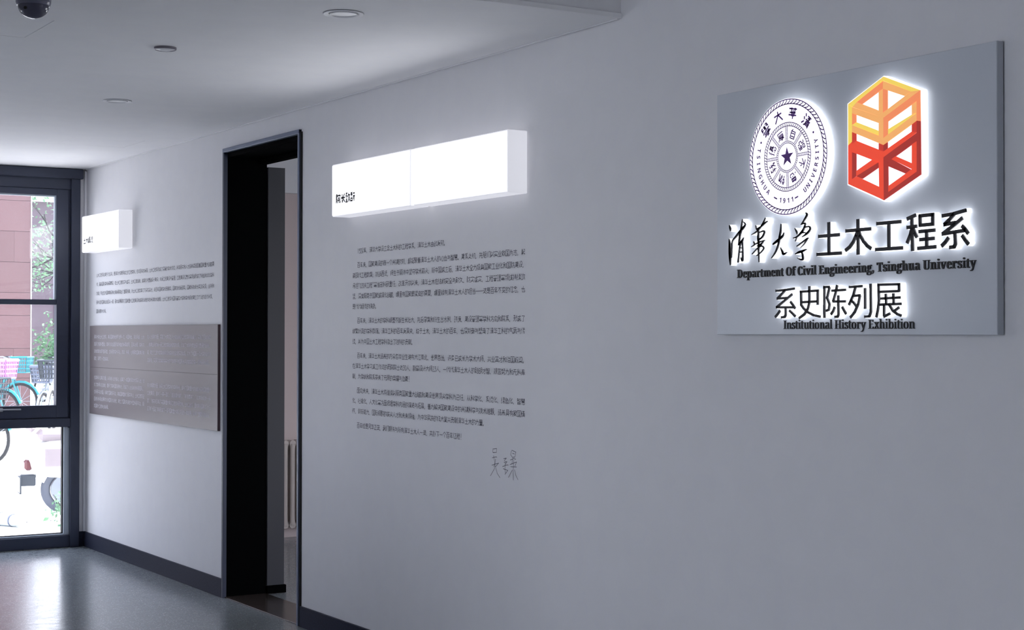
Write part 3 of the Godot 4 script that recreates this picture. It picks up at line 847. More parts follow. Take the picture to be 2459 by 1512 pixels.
func text_advance(c: String) -> float:
	if c >= "0" and c <= "9":
		return 0.56
	if c == "“" or c == "”":
		return 0.5
	return 1.0


func text_width(s: String) -> float:
	var w := 0.0
	for i in s.length():
		w += text_advance(s[i])
	return w


func text_line(st: SurfaceTool, s: String, x: float, y: float, em: float, high: float, stroke: float, z: float) -> void:
	# one printed line; x is its left end, y the middle of its height
	var b := y - high * 0.5
	for i in s.length():
		var c := s[i]
		var adv := text_advance(c)
		var bars := []
		match c:
			"，":
				bars = [flat_bar(Vector2(x + em * 0.16, b + high * 0.16), Vector2(x + em * 0.08, b - high * 0.06), stroke * 1.4, 0, 0)]
			"、":
				bars = [flat_bar(Vector2(x + em * 0.06, b + high * 0.18), Vector2(x + em * 0.22, b), stroke * 1.3, 0, 0)]
			"；", "：":
				bars = [flat_bar(Vector2(x + em * 0.16, b + high * 0.16), Vector2(x + em * 0.08, b - high * 0.06), stroke * 1.4, 0, 0), flat_bar(Vector2(x + em * 0.14, b + high * 0.5), Vector2(x + em * 0.14, b + high * 0.4), stroke * 1.4, 0, 0)]
			"。":
				var ring := [Vector2(0.08, 0.02), Vector2(0.2, 0.02), Vector2(0.26, 0.1), Vector2(0.2, 0.19), Vector2(0.08, 0.19), Vector2(0.02, 0.1), Vector2(0.08, 0.02)]
				for k in ring.size() - 1:
					bars.append(flat_bar(Vector2(x, b) + ring[k] * Vector2(em, high), Vector2(x, b) + ring[k + 1] * Vector2(em, high), stroke * 0.9, 0, 0))
			"！":
				bars = [flat_bar(Vector2(x + em * 0.3, b + high), Vector2(x + em * 0.3, b + high * 0.28), stroke * 1.2, 0, 0), flat_bar(Vector2(x + em * 0.3, b + high * 0.12), Vector2(x + em * 0.3, b), stroke * 1.4, 0, 0)]
			"—":
				bars = [flat_bar(Vector2(x, b + high * 0.48), Vector2(x + em, b + high * 0.48), stroke, 0, 0)]
			"“", "”":
				for k in [0.12, 0.32]:
					bars.append(flat_bar(Vector2(x + em * (k + 0.04), b + high), Vector2(x + em * k, b + high * 0.76), stroke * 1.2, 0, 0))
			" ":
				pass
			_:
				for line in glyph_strokes(c):
					var pts := []
					for q in line:
						pts.append(Vector2(x + q.x * em * adv, b + q.y * high))
					bars.append_array(stroke_bars(pts, stroke))
		for q in bars:
			quad_flat(st, q, z)
		x += em * adv


# ---------------------------------------------------------------- room
func build_room() -> void:
	var st := mb()
	box(st, Vector3(-0.06, -0.12, -4.0), Vector3(14.2, 0.0, 7.2))
	struct("floor", st, "terrazzo", "polished grey terrazzo floor of the hall mirroring the window")
	# long white wall with the doorway
	st = mb()
	pierced(st, 2, -0.25, 0.0, Vector2(-0.06, 0.0), Vector2(14.2, 3.75), [[2.555, -0.01, 3.59, 2.498]])
	struct("wall_right", st, "wall_paint", "long white painted wall carrying the lettering and the sign")
	# skirting boards
	st = mb()
	cbox(st, Vector3(0.0, 0.0, -0.001), Vector3(2.553, 0.103, 0.012), 0.0015)
	var bb := struct("baseboard_right", st, "baseboard_stone", "dark slate grey skirting along the white wall")
	st = mb()
	cbox(st, Vector3(3.604, 0.0, -0.001), Vector3(14.0, 0.103, 0.012), 0.0015)
	obj("baseboard_run", st, "baseboard_stone", bb)
	st = mb()
	cbox(st, Vector3(-0.001, 0.0, 0.012), Vector3(0.012, 0.103, 0.045), 0.0015)
	obj("baseboard_return", st, "baseboard_stone", bb)
	# corner bead where the wall meets the window wall
	st = mb()
	cbox(st, Vector3(0.001, 0.104, 0.0), Vector3(0.02, 2.588, 0.016), 0.002)
	struct("trim_1", st, "white_trim", "narrow white corner bead beside the window post")
	# window wall: piers around the glazing
	st = mb()
	box(st, Vector3(-0.25, 0.0, -0.25), Vector3(0.0, 3.75, 0.046))
	box(st, Vector3(-0.25, 2.6, 0.046), Vector3(0.0, 3.75, 2.75))
	box(st, Vector3(-0.25, 0.0, 2.75), Vector3(0.0, 3.75, 3.0))
	struct("wall_back", st, "wall_paint", "white wall around the tall black window")
	# far side of the passage and the wider lobby in front of it
	st = mb()
	pierced(st, 2, 2.8, 3.0, Vector2(0.0, 0.0), Vector2(6.35, 3.75), [[3.2, 1.2, 4.9, 2.05]])
	box(st, Vector3(6.15, 0.0, 3.0), Vector3(6.35, 3.75, 7.2))
	struct("wall_left", st, "wall_paint", "white wall on the far side of the passage")
	st = mb()
	pierced(st, 2, 7.0, 7.2, Vector2(6.35, 0.0), Vector2(14.2, 3.75), [[6.9, 0.02, 9.3, 3.1]])
	struct("wall_front", st, "wall_paint", "white lobby wall with a wide window added for light")
	st = mb()
	box(st, Vector3(14.0, 0.0, 0.0), Vector3(14.2, 3.75, 7.0))
	struct("wall_lobby_end", st, "wall_paint", "white end wall of the lobby")
	for k in 1:
		var x0 := 6.9
		var x1 := 9.3
		var w := struct_root("window_%d" % (k + 2), Vector3(x0, 0.02, 7.0), "unseen wide lobby window with a black frame, added for soft light")  # unseen window, added to give the long wall its soft light
		st = mb()
		box(st, Vector3(0, 0, 0.08), Vector3(x1 - x0, 0.06, 0.14))
		box(st, Vector3(0, 3.02, 0.08), Vector3(x1 - x0, 3.08, 0.14))
		for m in 4:
			var u: float = (x1 - x0 - 0.06) * m / 3.0
			box(st, Vector3(u, 0.06, 0.08), Vector3(u + 0.06, 3.02, 0.14))
		obj("window_frame", st, "frame_metal", w)
		for m in 3:
			var u: float = (x1 - x0 - 0.06) * m / 3.0
			st = mb()
			box(st, Vector3(u + 0.06, 0.06, 0.107), Vector3(u + (x1 - x0 - 0.06) / 3.0, 3.02, 0.113))
			obj("pane", st, "glass", w)
	var w3 := struct_root("window_3", Vector3(3.2, 1.2, 2.8), "small unseen black framed window added to the far passage wall for light")  # added window out of view, fills wall and ceiling near the doorway
	st = mb()
	box(st, Vector3(0, 0, 0.08), Vector3(1.7, 0.04, 0.13))
	box(st, Vector3(0, 0.81, 0.08), Vector3(1.7, 0.85, 0.13))
	box(st, Vector3(0, 0.04, 0.08), Vector3(0.04, 0.81, 0.13))
	box(st, Vector3(1.66, 0.04, 0.08), Vector3(1.7, 0.81, 0.13))
	obj("window_frame", st, "frame_metal", w3)
	st = mb()
	box(st, Vector3(0.04, 0.04, 0.1), Vector3(1.66, 0.81, 0.106))
	obj("pane", st, "glass", w3)
	# low ceiling over the passage, cut for two access panels and three round fittings
	var hatches := [[4.824, 1.714, 5.224, 2.114], [1.449, 0.215, 1.849, 0.619]]
	st = mb()
	pierced(st, 1, CEILING_Y, 2.612, Vector2(0.0, 0.015), Vector2(LOBBY_X - 0.012, 2.8), hatches)
	box(st, Vector3(0.0, 2.66, 0.0), Vector3(LOBBY_X - 0.06, 2.68, 2.8))
	struct("ceiling", st, "ceiling_paint", "low white plasterboard ceiling of the passage")
	var labels := ["flush square access panel in the ceiling beside the dome camera", "flush square access panel in the ceiling near the tall window"]
	for k in 2:
		var h: Array = hatches[k]
		var o := thing("access_panel", Vector3(h[0], CEILING_Y, h[1]), labels[k], "access panel", "access panels in the ceiling")
		var gap: float = [0.0022, 0.0013][k]
		st = mb()
		cbox(st, Vector3(gap, 0.0003, gap), Vector3(h[2] - h[0] - gap, 0.011, h[3] - h[1] - gap), 0.0006)
		obj("panel", st, "ceiling_paint", o)
		st = mb()
		box(st, Vector3(-0.02, 0.013, -0.02), Vector3(h[2] - h[0] + 0.02, 0.02, h[3] - h[1] + 0.02))
		obj("backing_frame", st, "lamp_dark", o)
	# shadow gap trim between ceiling and wall
	st = mb()
	cbox(st, Vector3(0.02, 2.5965, 0.0035), Vector3(LOBBY_X - 0.012, 2.611, 0.0125), 0.001)
	box(st, Vector3(0.02, 2.604, 0.0), Vector3(LOBBY_X - 0.012, 2.612, 0.015))
	struct("trim_2", st, "ceiling_paint", "slim white edge trim between ceiling and wall")
	# edge of the low ceiling towards the lobby
	st = mb()
	cbox(st, Vector3(LOBBY_X - 0.012, CEILING_Y, 0.0), Vector3(LOBBY_X, 2.618, 2.8), 0.001)
	struct("trim_3", st, "ceiling_paint", "pale edge strip along the end of the low ceiling")
	st = mb()
	box(st, Vector3(LOBBY_X - 0.06, 2.612, 0.0), Vector3(LOBBY_X - 0.006, 3.6, 2.8))
	struct("wall_fascia", st, "wall_paint", "white bulkhead rising above the end of the low ceiling")
	st = mb()
	box(st, Vector3(-0.25, 3.6, -0.25), Vector3(14.2, 3.75, 7.2))
	struct("ceiling_lobby", st, "ceiling_paint", "high white ceiling of the lobby")


# ---------------------------------------------------------------- tall window at the end of the passage
func build_window() -> void:
	var w := struct_root("window_1", Vector3(0, 0, 0), "tall black framed window at the end of the passage")
	var far := 2.75
	var st := mb()
	cbox(st, Vector3(-0.05, 2.53, 0.031), Vector3(0.045, 2.597, far), 0.004)
	obj("header_casing", st, "frame_metal", w)
	st = mb()
	cbox(st, Vector3(-0.06, 0.0, 0.047), Vector3(0.03, 2.53, 0.110), 0.003)
	obj("post", st, "frame_metal", w)
	st = mb()
	box(st, Vector3(-0.05, 2.458, 0.11), Vector3(0.010, 2.53, far))
	box(st, Vector3(-0.05, 0.82, 0.11), Vector3(0.002, 2.458, 0.122))
	obj("outer_frame", st, "frame_metal", w)
	# opening sash with two panes
	var panes := [[0.206, 1.05], [1.22, 2.0]]
	for k in 2:
		var a: float = panes[k][0]
		var b: float = panes[k][1]
		st = mb()
		cbox(st, Vector3(-0.045, 0.892, a - 0.08), Vector3(0.018, 2.455, a), 0.002)
		cbox(st, Vector3(-0.045, 0.892, b), Vector3(0.018, 2.455, b + 0.08), 0.002)
		cbox(st, Vector3(-0.045, 2.412, a), Vector3(0.018, 2.455, b), 0.002)
		cbox(st, Vector3(-0.045, 0.892, a), Vector3(0.018, 0.976, b), 0.002)
		var sash := obj("sash", st, "frame_metal", w)
		st = mb()
		cbox(st, Vector3(-0.04, 1.663, a), Vector3(0.012, 1.699, b), 0.002)
		obj("transom", st, "frame_metal", sash)
		for y in [[0.976, 1.663], [1.699, 2.412]]:
			st = mb()
			box(st, Vector3(-0.031, y[0], a), Vector3(-0.025, y[1], b))
			obj("pane", st, "glass", sash)
		st = mb()
		box(st, Vector3(-0.024, 2.402, a), Vector3(0.002, 2.4125, b))
		box(st, Vector3(-0.024, 1.699, a - 0.001), Vector3(0.002, 2.402, a + 0.012))
		obj("glazing_bead", st, "bead_aluminium", sash)
		st = mb()
		cbox(st, Vector3(0.018, 0.948, a + 0.24), Vector3(0.03, 0.958, a + 0.42), 0.002)
		cbox(st, Vector3(0.014, 0.94, a + 0.36), Vector3(0.024, 0.966, a + 0.40), 0.002)
		obj("handle", st, "steel", sash)
	# rails and lower fixed light
	st = mb()
	cbox(st, Vector3(-0.055, 0.826, 0.11), Vector3(0.024, 0.886, far), 0.003)
	box(st, Vector3(-0.05, 0.88, 0.11), Vector3(0.0, 0.9, far))
	box(st, Vector3(-0.05, 2.45, 0.11), Vector3(0.0, 2.462, far))
	obj("rail", st, "frame_metal", w)
	st = mb()
	box(st, Vector3(-0.052, 0.086, 0.110), Vector3(0.0, 0.826, 0.147))
	box(st, Vector3(-0.05, 0.086, 0.147), Vector3(0.004, 0.094, far))
	obj("lower_reveal", st, "bead_aluminium", w)
	st = mb()
	box(st, Vector3(-0.05, 0.094, 0.147), Vector3(-0.018, 0.826, 0.154))
	box(st, Vector3(-0.05, 0.094, 0.154), Vector3(-0.018, 0.099, far))
	obj("gasket", st, "rubber", w)
	st = mb()
	cbox(st, Vector3(-0.06, 0.003, 0.11), Vector3(0.022, 0.084, far), 0.003)
	obj("sill_rail", st, "frame_metal", w)
	st = mb()
	box(st, Vector3(-0.038, 0.099, 0.154), Vector3(-0.032, 0.826, 2.05))
	obj("lower_pane", st, "glass", w)
	st = mb()
	cbox(st, Vector3(-0.06, 0.0, 2.05), Vector3(0.03, 2.53, far), 0.003)
	obj("end_panel", st, "frame_metal", w)


# ---------------------------------------------------------------- doorway
func build_doorway() -> void:
	var d := struct_root("door_1", Vector3(2.556, 0, 0), "black lined open doorway in the white wall")
	var wide := 1.033
	var high := 2.497
	var st := mb()
	cbox(st, Vector3(0.001, 0.0, -0.01), Vector3(0.022, high, 0.013), 0.0015)
	obj("jamb_edge", st, "frame_metal", d)
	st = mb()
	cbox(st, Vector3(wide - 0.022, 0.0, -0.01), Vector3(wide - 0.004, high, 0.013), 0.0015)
	obj("jamb_edge", st, "door_edge_lit_metal", d)
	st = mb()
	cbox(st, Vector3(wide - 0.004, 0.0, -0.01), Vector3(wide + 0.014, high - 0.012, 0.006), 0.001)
	obj("shadow_strip", st, "rubber", d)  # dark strip painted in place of the shaded gap beside the jamb
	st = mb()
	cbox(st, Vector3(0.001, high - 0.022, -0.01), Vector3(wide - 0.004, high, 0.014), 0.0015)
	obj("head_edge", st, "door_edge_lit_metal", d)
	st = mb()
	box(st, Vector3(0.001, 0.0, -0.247), Vector3(0.018, high - 0.022, -0.01))
	obj("jamb_lining", st, "door_lining_black", d)
	st = mb()
	box(st, Vector3(wide - 0.018, 0.0, -0.247), Vector3(wide - 0.001, high - 0.022, -0.01))
	obj("jamb_lining", st, "door_lining_black", d)
	st = mb()
	box(st, Vector3(0.018, high - 0.05, -0.247), Vector3(wide - 0.018, high - 0.022, -0.01))
	box(st, Vector3(0.018, high - 0.075, -0.247), Vector3(wide - 0.018, high - 0.05, -0.2))
	obj("head_lining", st, "door_lining_black", d)
	st = mb()
	box(st, Vector3(0.004, 0.05, -0.352), Vector3(0.03, high - 0.09, -0.25))
	obj("inner_casing", st, "door_lining_grey", d)
	st = mb()
	cbox(st, Vector3(0.004, 0.003, -0.365), Vector3(0.034, 0.048, -0.25), 0.002)
	obj("floor_stop", st, "door_lining_black", d)
	st = mb()
	cbox(st, Vector3(0.018, 0.0, -0.247), Vector3(wide - 0.018, 0.006, 0.0), 0.001)
	obj("threshold", st, "threshold_stone", d)


# ---------------------------------------------------------------- room behind the doorway
func build_side_room() -> void:
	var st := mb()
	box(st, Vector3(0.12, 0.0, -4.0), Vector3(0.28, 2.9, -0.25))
	struct("wall_side_room_left", st, "side_room_warm_paint", "pale wall behind the radiator in the side room")
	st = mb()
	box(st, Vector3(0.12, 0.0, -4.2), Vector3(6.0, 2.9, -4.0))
	struct("wall_side_room_back", st, "side_room_warm_paint", "back wall of the side room")
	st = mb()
	pierced(st, 0, 5.8, 6.0, Vector2(0.0, -4.0), Vector2(2.9, -0.25), [[0.6, -3.5, 2.4, -1.0]])  # the opening is out of view, added to brighten the side room
	struct("wall_side_room_right", st, "side_room_warm_paint", "right wall of the side room with an unseen opening added for light")
	st = mb()
	box(st, Vector3(0.12, 2.75, -4.2), Vector3(6.0, 2.9, -0.25))
	box(st, Vector3(0.28, 2.48, -4.0), Vector3(0.33, 2.75, -0.25))
	struct("ceiling_side_room", st, "ceiling_paint", "ceiling and beam of the side room")
	# column radiator
	var r := thing("radiator", Vector3(0.29, 0.0, -1.72), "cream column radiator seen through the open doorway", "radiator")
	for k in 12:
		var z := k * 0.056
		st = mb()
		for x in [0.03, 0.095]:
			tube(st, [Vector3(x, 0.10, z), Vector3(x, 0.14, z), Vector3(x, 0.64, z), Vector3(x, 0.68, z)], [0.023, 0.019, 0.019, 0.023], 10)
		tube(st, [Vector3(0.02, 0.68, z), Vector3(0.105, 0.68, z)], [0.025, 0.025], 10)
		tube(st, [Vector3(0.02, 0.10, z), Vector3(0.105, 0.10, z)], [0.025, 0.025], 10)
		obj("column", st, "cream_enamel", r)
	for y in [0.10, 0.68]:
		st = mb()
		rod(st, Vector3(0.06, y, -0.03), Vector3(0.06, y, 0.65), 0.018, 10)
		obj("header_pipe", st, "cream_enamel", r)
	for z in [0.056, 0.56]:
		st = mb()
		tube(st, [Vector3(0.095, 0.0, z), Vector3(0.095, 0.02, z), Vector3(0.095, 0.09, z)], [0.03, 0.026, 0.018], 10)
		obj("foot", st, "cream_enamel", r)


# ---------------------------------------------------------------- light boxes
func area_lamp(parent: Node3D, at: Vector3, size: Vector2, energy: float) -> void:
	var l := AreaLight3D.new()
	l.name = "diffuser_light"
	l.area_normalize_energy = true
	l.area_size = size
	l.light_energy = energy
	l.light_color = Color(0.97, 0.98, 1.0)
	l.area_range = 12.0
	l.area_attenuation = 2.0
	l.shadow_enabled = true
	l.position = at
	l.rotation.y = PI
	parent.add_child(l)


func light_box(x0: float, x1: float, y0: float, y1: float, splits: Array, words: String, text_x: float, text_y: float, text_em: float, text_h: float, label: String) -> void:
	var o := thing("light_box", Vector3(x0, y0, 0.0), label, "light box", "lit caption boxes on the white wall")
	var wide := x1 - x0
	var high := y1 - y0
	var st := mb()
	box(st, Vector3(0.012, 0.012, 0.0), Vector3(wide - 0.012, high - 0.012, 0.006))
	obj("mounting_plate", st, "white_trim", o)
	var cuts := [0.0] + splits + [wide]
	for i in cuts.size() - 1:
		var a: float = cuts[i] + (0.0 if i == 0 else 0.014)
		var b: float = cuts[i + 1] - (0.0 if i == cuts.size() - 2 else 0.014)
		st = mb()
		cbox(st, Vector3(a, 0.0, 0.006), Vector3(b, high, 0.0965), 0.003)
		var body := obj("acrylic_body", st, "diffuser_side", o)
		st = mb()
		cbox(st, Vector3(a + (0.005 if i == 0 else 0.009), 0.005, 0.0962), Vector3(b - (0.005 if i == cuts.size() - 2 else 0.009), high - 0.005, 0.1), 0.0012)
		obj("front_diffuser", st, "diffuser", body)
	for s in splits:
		st = mb()
		cbox(st, Vector3(s - 0.0115, 0.002, 0.008), Vector3(s + 0.0115, high - 0.002, 0.0975), 0.004)
		obj("joint_strip", st, "diffuser_strip", o)
	st = mb()
	text_line(st, words, text_x - x0, text_y - y0, text_em, text_h, text_h * 0.15, 0.1022)
	obj("caption", st, "box_text", o)
	for i in cuts.size() - 1:
		var a: float = cuts[i] + (0.012 if i == 0 else 0.026)
		var b: float = cuts[i + 1] - (0.012 if i == cuts.size() - 2 else 0.026)
		area_lamp(o, Vector3((a + b) * 0.5, high * 0.5, 0.1012), Vector2(b - a, high - 0.024), 0.2 * (b - a))


func build_light_boxes() -> void:
	light_box(4.152, 5.728, 2.017, 2.262, [0.793], "院长致辞", 4.203, 2.0965, 0.0508, 0.043, "long white lit caption box of two lengths above the long text")
	light_box(0.236, 1.006, 2.012, 2.257, [], "土木概况", 0.277, 2.091, 0.053, 0.042, "short white lit caption box above the brown text board")


# ---------------------------------------------------------------- exhibition sign
func brush_outline(pts: Array, grow: float) -> Array:
	# convex pieces of a brush stroke: tapered bars and round joints
	var fine := []
	for i in pts.size() - 1:
		var p0: Vector3 = pts[maxi(i - 1, 0)]
		var p1: Vector3 = pts[i]
		var p2: Vector3 = pts[i + 1]
		var p3: Vector3 = pts[mini(i + 2, pts.size() - 1)]
		for k in 4:
			fine.append(p1.cubic_interpolate(p2, p0, p3, k / 4.0))
	fine.append(pts[-1])
	var pieces := []
	for i in fine.size():
		var c := Vector2(fine[i].x, fine[i].y)
		var r: float = maxf(fine[i].z, 0.8) * 0.5 + grow
		var disc := []
		for k in 8:
			disc.append((c + Vector2.from_angle(TAU * k / 8.0) * r) * 0.001)
		pieces.append(disc)
		if i + 1 < fine.size():
			var c2 := Vector2(fine[i + 1].x, fine[i + 1].y)
			var r2: float = maxf(fine[i + 1].z, 0.8) * 0.5 + grow
			if c.distance_to(c2) < 0.2:
				continue
			var n := (c2 - c).normalized().orthogonal()
			pieces.append([(c + n * r) * 0.001, (c - n * r) * 0.001, (c2 - n * r2) * 0.001, (c2 + n * r2) * 0.001])
	return pieces


func lamp_inside(parent: Node3D, at: Vector3, energy: float) -> void:
	var l := OmniLight3D.new()
	l.name = "glow_light"
	l.position = at
	l.light_energy = energy
	l.light_size = 0.02
	l.omni_range = 10.0
	l.omni_attenuation = 2.0
	l.shadow_enabled = true
	parent.add_child(l)


func put_text(parent: Node3D, called: String, words: String, font: Font, material: String, x0: float, x1: float, base_y: float, cap: float, z: float, deep: float) -> void:
	# raised lettering stretched to run from x0 to x1 with capitals cap high
	var tm := TextMesh.new()
	tm.text = words
	tm.font = font
	tm.font_size = 96
	tm.pixel_size = 0.001
	tm.depth = deep
	tm.curve_step = 1.0
	tm.horizontal_alignment = HORIZONTAL_ALIGNMENT_LEFT
	tm.vertical_alignment = VERTICAL_ALIGNMENT_BOTTOM
	var bounds := tm.get_aabb()
	var ref := TextMesh.new()
	ref.text = "E"
	ref.font = font
	ref.font_size = 96
	ref.pixel_size = 0.001
	ref.depth = deep
	ref.horizontal_alignment = HORIZONTAL_ALIGNMENT_LEFT
	ref.vertical_alignment = VERTICAL_ALIGNMENT_BOTTOM
	var cap_box := ref.get_aabb()
	var sx := (x1 - x0) / bounds.size.x
	var sy := cap / cap_box.size.y
	var st := mb()
	st.append_from(tm, 0, Transform3D(Basis.from_scale(Vector3(sx, sy, 1.0)), Vector3(x0 - bounds.position.x * sx, base_y - cap_box.position.y * sy, z - bounds.position.z)))
	obj(called, st, material, parent)


func arc_quad(st: SurfaceTool, c: Vector2, r0: float, r1: float, t0: float, t1: float, z: float) -> void:
	quad_flat(st, [c + Vector2(sin(t0), cos(t0)) * r0, c + Vector2(sin(t0), cos(t0)) * r1, c + Vector2(sin(t1), cos(t1)) * r1, c + Vector2(sin(t1), cos(t1)) * r0], z)


func rope_ring(st: SurfaceTool, c: Vector2, r0: float, r1: float, line: float, strands: int, lean: float, z: float) -> void:
	for k in 96:
		var t0 := TAU * k / 96.0
		var t1 := TAU * (k + 1) / 96.0
		arc_quad(st, c, r0, r0 + line, t0, t1, z)
		arc_quad(st, c, r1 - line, r1, t0, t1, z)
	for k in strands:
		var t := TAU * k / strands
		var pts := []
		for j in 4:
			var u := j / 3.0
			var tt := t + lean * (u + 0.35 * sin(u * PI))
			pts.append(c + Vector2(sin(tt), cos(tt)) * lerpf(r0 + line * 0.5, r1 - line * 0.5, u))
		for q in stroke_bars(pts, line):
			quad_flat(st, q, z)


func ring_letter(st: SurfaceTool, c: String, font: Font, middle: Vector2, r: float, angle: float, cap: float, inward: bool, z: float) -> void:
	# one printed letter of the round emblem; angle is clockwise from the top
	var tm := TextMesh.new()
	tm.text = c
	tm.font = font
	tm.font_size = 64
	tm.pixel_size = 0.001
	tm.depth = 0.0004
	tm.curve_step = 1.0
	tm.horizontal_alignment = HORIZONTAL_ALIGNMENT_CENTER
	tm.vertical_alignment = VERTICAL_ALIGNMENT_CENTER
	var b := tm.get_aabb()
	var s := cap / 0.0458
	var turn := -angle + (PI if inward else 0.0)
	var at := middle + Vector2(sin(angle), cos(angle)) * r
	var basis := Basis(Vector3.BACK, turn) * Basis.from_scale(Vector3(s, s, 1.0))
	st.append_from(tm, 0, Transform3D(basis, Vector3(at.x, at.y, z) - basis * Vector3(b.get_center().x, b.get_center().y, 0.0)))


func ring_glyph(st: SurfaceTool, c: String, middle: Vector2, r: float, angle: float, size: Vector2, line: float, z: float) -> void:
	var at := middle + Vector2(sin(angle), cos(angle)) * r
	for s in glyph_strokes(c):
		var pts := []
		for q in s:
			pts.append(at + ((q - Vector2(0.5, 0.5)) * size).rotated(-angle))
		for b in stroke_bars(pts, line):
			quad_flat(st, b, z)


func build_sign() -> void:
	var o := thing("exhibition_sign", SIGN_AT, "pale grey wall sign with back-lit dark lettering, round purple crest and orange cube logo", "sign")
	var st := mb()
	cbox(st, Vector3(0.0, 0.0, 0.003), Vector3(1.172, 0.782, BOARD_Z), 0.0015)
	obj("board", st, "sign_board", o)
	st = mb()
	box(st, Vector3(0.02, 0.02, 0.0), Vector3(1.15, 0.76, 0.003))
	obj("hanging_rail", st, "frame_black", o)
	var z_back := BOARD_Z + 0.002
	var z_mid := 0.0495
	var z_face := 0.054
	for key in sign_characters:
		var small: bool = key in ["department_small", "history", "display", "arrange", "exhibit"]
		var w := 0.0074 if small else 0.0101
		var root := Node3D.new()
		root.name = "character"
		o.add_child(root, true)
		var st_face := mb()
		var st_glow := mb()
		var mid := Vector2.ZERO
		var n := 0
		for s in sign_characters[key]:
			var pts := []
			for q in s:
				pts.append(q * 0.001)
				mid += q * 0.001
				n += 1
			for b in stroke_bars(pts, w):
				prism(st_face, b, z_mid, z_face)
			for b in stroke_bars(pts, w + 0.002):
				prism(st_glow, b, z_back, z_mid)
		obj("dark_face", st_face, "letter_black", root)
		obj("lit_body", st_glow, "letter_glow", root)
		lamp_inside(root, Vector3(mid.x / n, mid.y / n, 0.04), 0.0003)
	for key in brush_characters:
		var root := Node3D.new()
		root.name = "brush_character"
		o.add_child(root, true)
		var st_face := mb()
		var st_glow := mb()
		for s in brush_characters[key]:
			for q in brush_outline(s, 0.45):
				prism(st_face, q, z_mid, z_face)
			for q in brush_outline(s, 1.4):
				prism(st_glow, q, z_back, z_mid)
		obj("dark_face", st_face, "letter_black", root)
		obj("lit_body", st_glow, "letter_glow", root)
		var first: Vector3 = brush_characters[key][0][0]
		lamp_inside(root, Vector3(first.x * 0.001, first.y * 0.001 - 0.04, 0.04), 0.0003)
	# English lines
	var serif := SystemFont.new()
	serif.font_names = PackedStringArray(["Droid Serif"])
	serif.font_weight = 700
	var serif_thin := SystemFont.new()
	serif_thin.font_names = PackedStringArray(["Droid Serif"])
	put_text(o, "english_line", "Department Of Civil Engineering, Tsinghua University", serif, "letter_ink", 0.105, 1.101, 0.1815, 0.0268, BOARD_Z + 0.0001, 0.004)
	put_text(o, "english_line", "Institutional History Exhibition", serif_thin, "letter_ink", 0.328, 0.877, 0.0175, 0.0265, BOARD_Z + 0.0001, 0.004)
	# cube emblem
	var cube := Node3D.new()
	cube.name = "cube_emblem"
	o.add_child(cube)
	var outline := []
	for q in cube_outline:
		outline.append(q * 0.001)
	st = mb()
	prism(st, outline, z_back, 0.0485)
	obj("lit_body", st, "letter_glow", cube)
	st = mb()
	prism(st, outline, 0.0485, 0.052)
	obj("lit_face", st, "emblem_glow", cube)
	for f in cube_faces:
		var poly := []
		for q in f[1]:
			poly.append(q * 0.001)
		st = mb()
		prism(st, poly, 0.052, z_face)
		var key := "cube_%02x%02x%02x" % [f[0].r8, f[0].g8, f[0].b8]
		if not mats.has(key):
			var m := plain(key, f[0], 0.5)
			m.emission_enabled = true
			m.emission = f[0]
			m.emission_energy_multiplier = 0.6
		obj("coloured_bar", st, key, cube)
	var mid_cube := Vector2.ZERO
	for q in outline:
		mid_cube += q / outline.size()
	lamp_inside(cube, Vector3(mid_cube.x, mid_cube.y, 0.04), 0.0008)
	# round crest
	var crest := Node3D.new()
	crest.name = "round_crest"
	o.add_child(crest)
	var c := Vector2(0.3705, 0.5455)
	var rr := 0.1778
	var disc := []
	for k in 72:
		disc.append(c + Vector2.from_angle(TAU * k / 72.0) * rr * 1.012)
	st = mb()
	prism(st, disc, z_back, 0.0485)
	obj("lit_body", st, "letter_glow", crest)
	st = mb()
	prism(st, disc, 0.0485, z_face - 0.0004)
	obj("lit_disc", st, "emblem_glow", crest)
	lamp_inside(crest, Vector3(c.x, c.y, 0.04), 0.0008)
	var zp := z_face + 0.0006
	st = mb()
	rope_ring(st, c, rr * 0.905, rr * 1.0, rr * 0.0165, 74, 0.075, zp)
	obj("outer_rope_ring", st, "emblem_purple", crest)
	st = mb()
	rope_ring(st, c, rr * 0.525, rr * 0.60, rr * 0.0125, 72, 0.05, zp)
	obj("inner_rope_ring", st, "emblem_purple", crest)
	st = mb()
	rope_ring(st, c, rr * 0.232, rr * 0.275, rr * 0.0095, 44, 0.06, zp)
	obj("centre_rope_ring", st, "emblem_purple", crest)
	for k in 8:
		st = mb()
		var t := TAU * k / 8.0 - 0.03
		var d := Vector2(sin(t), cos(t))
		var n := Vector2(d.y, -d.x) * rr * 0.022
		for sgn in [-1.0, 1.0]:
			quad_flat(st, flat_bar(c + d * rr * 0.275 + n * sgn, c + d * rr * 0.525 + n * sgn, rr * 0.009, 0, 0), zp)
		for j in 9:
			var m: Vector2 = c + d * rr * (0.29 + 0.026 * j)
			quad_flat(st, flat_bar(m - n, m + n + d * rr * 0.01, rr * 0.008, 0, 0), zp)
		obj("spoke", st, "emblem_purple", crest)
	st = mb()
	var star := []
	for k in 10:
		var t := TAU * k / 10.0 - 0.05
		star.append(c + Vector2(sin(t), cos(t)) * rr * (0.165 if k % 2 == 0 else 0.066))
	prism(st, star, zp - 0.0003, zp + 0.0004)
	obj("star", st, "emblem_purple", crest)
	var ring := "學大華清"
	for k in 4:
		st = mb()
		ring_glyph(st, ring[k], c, rr * 0.75, deg_to_rad([-47.0, -18.0, 11.0, 41.0][k]), Vector2(rr * 0.22, rr * 0.21), rr * 0.027, zp)
		obj("crest_character", st, "emblem_purple", crest)
	var inner := "自强不息物載德厚"
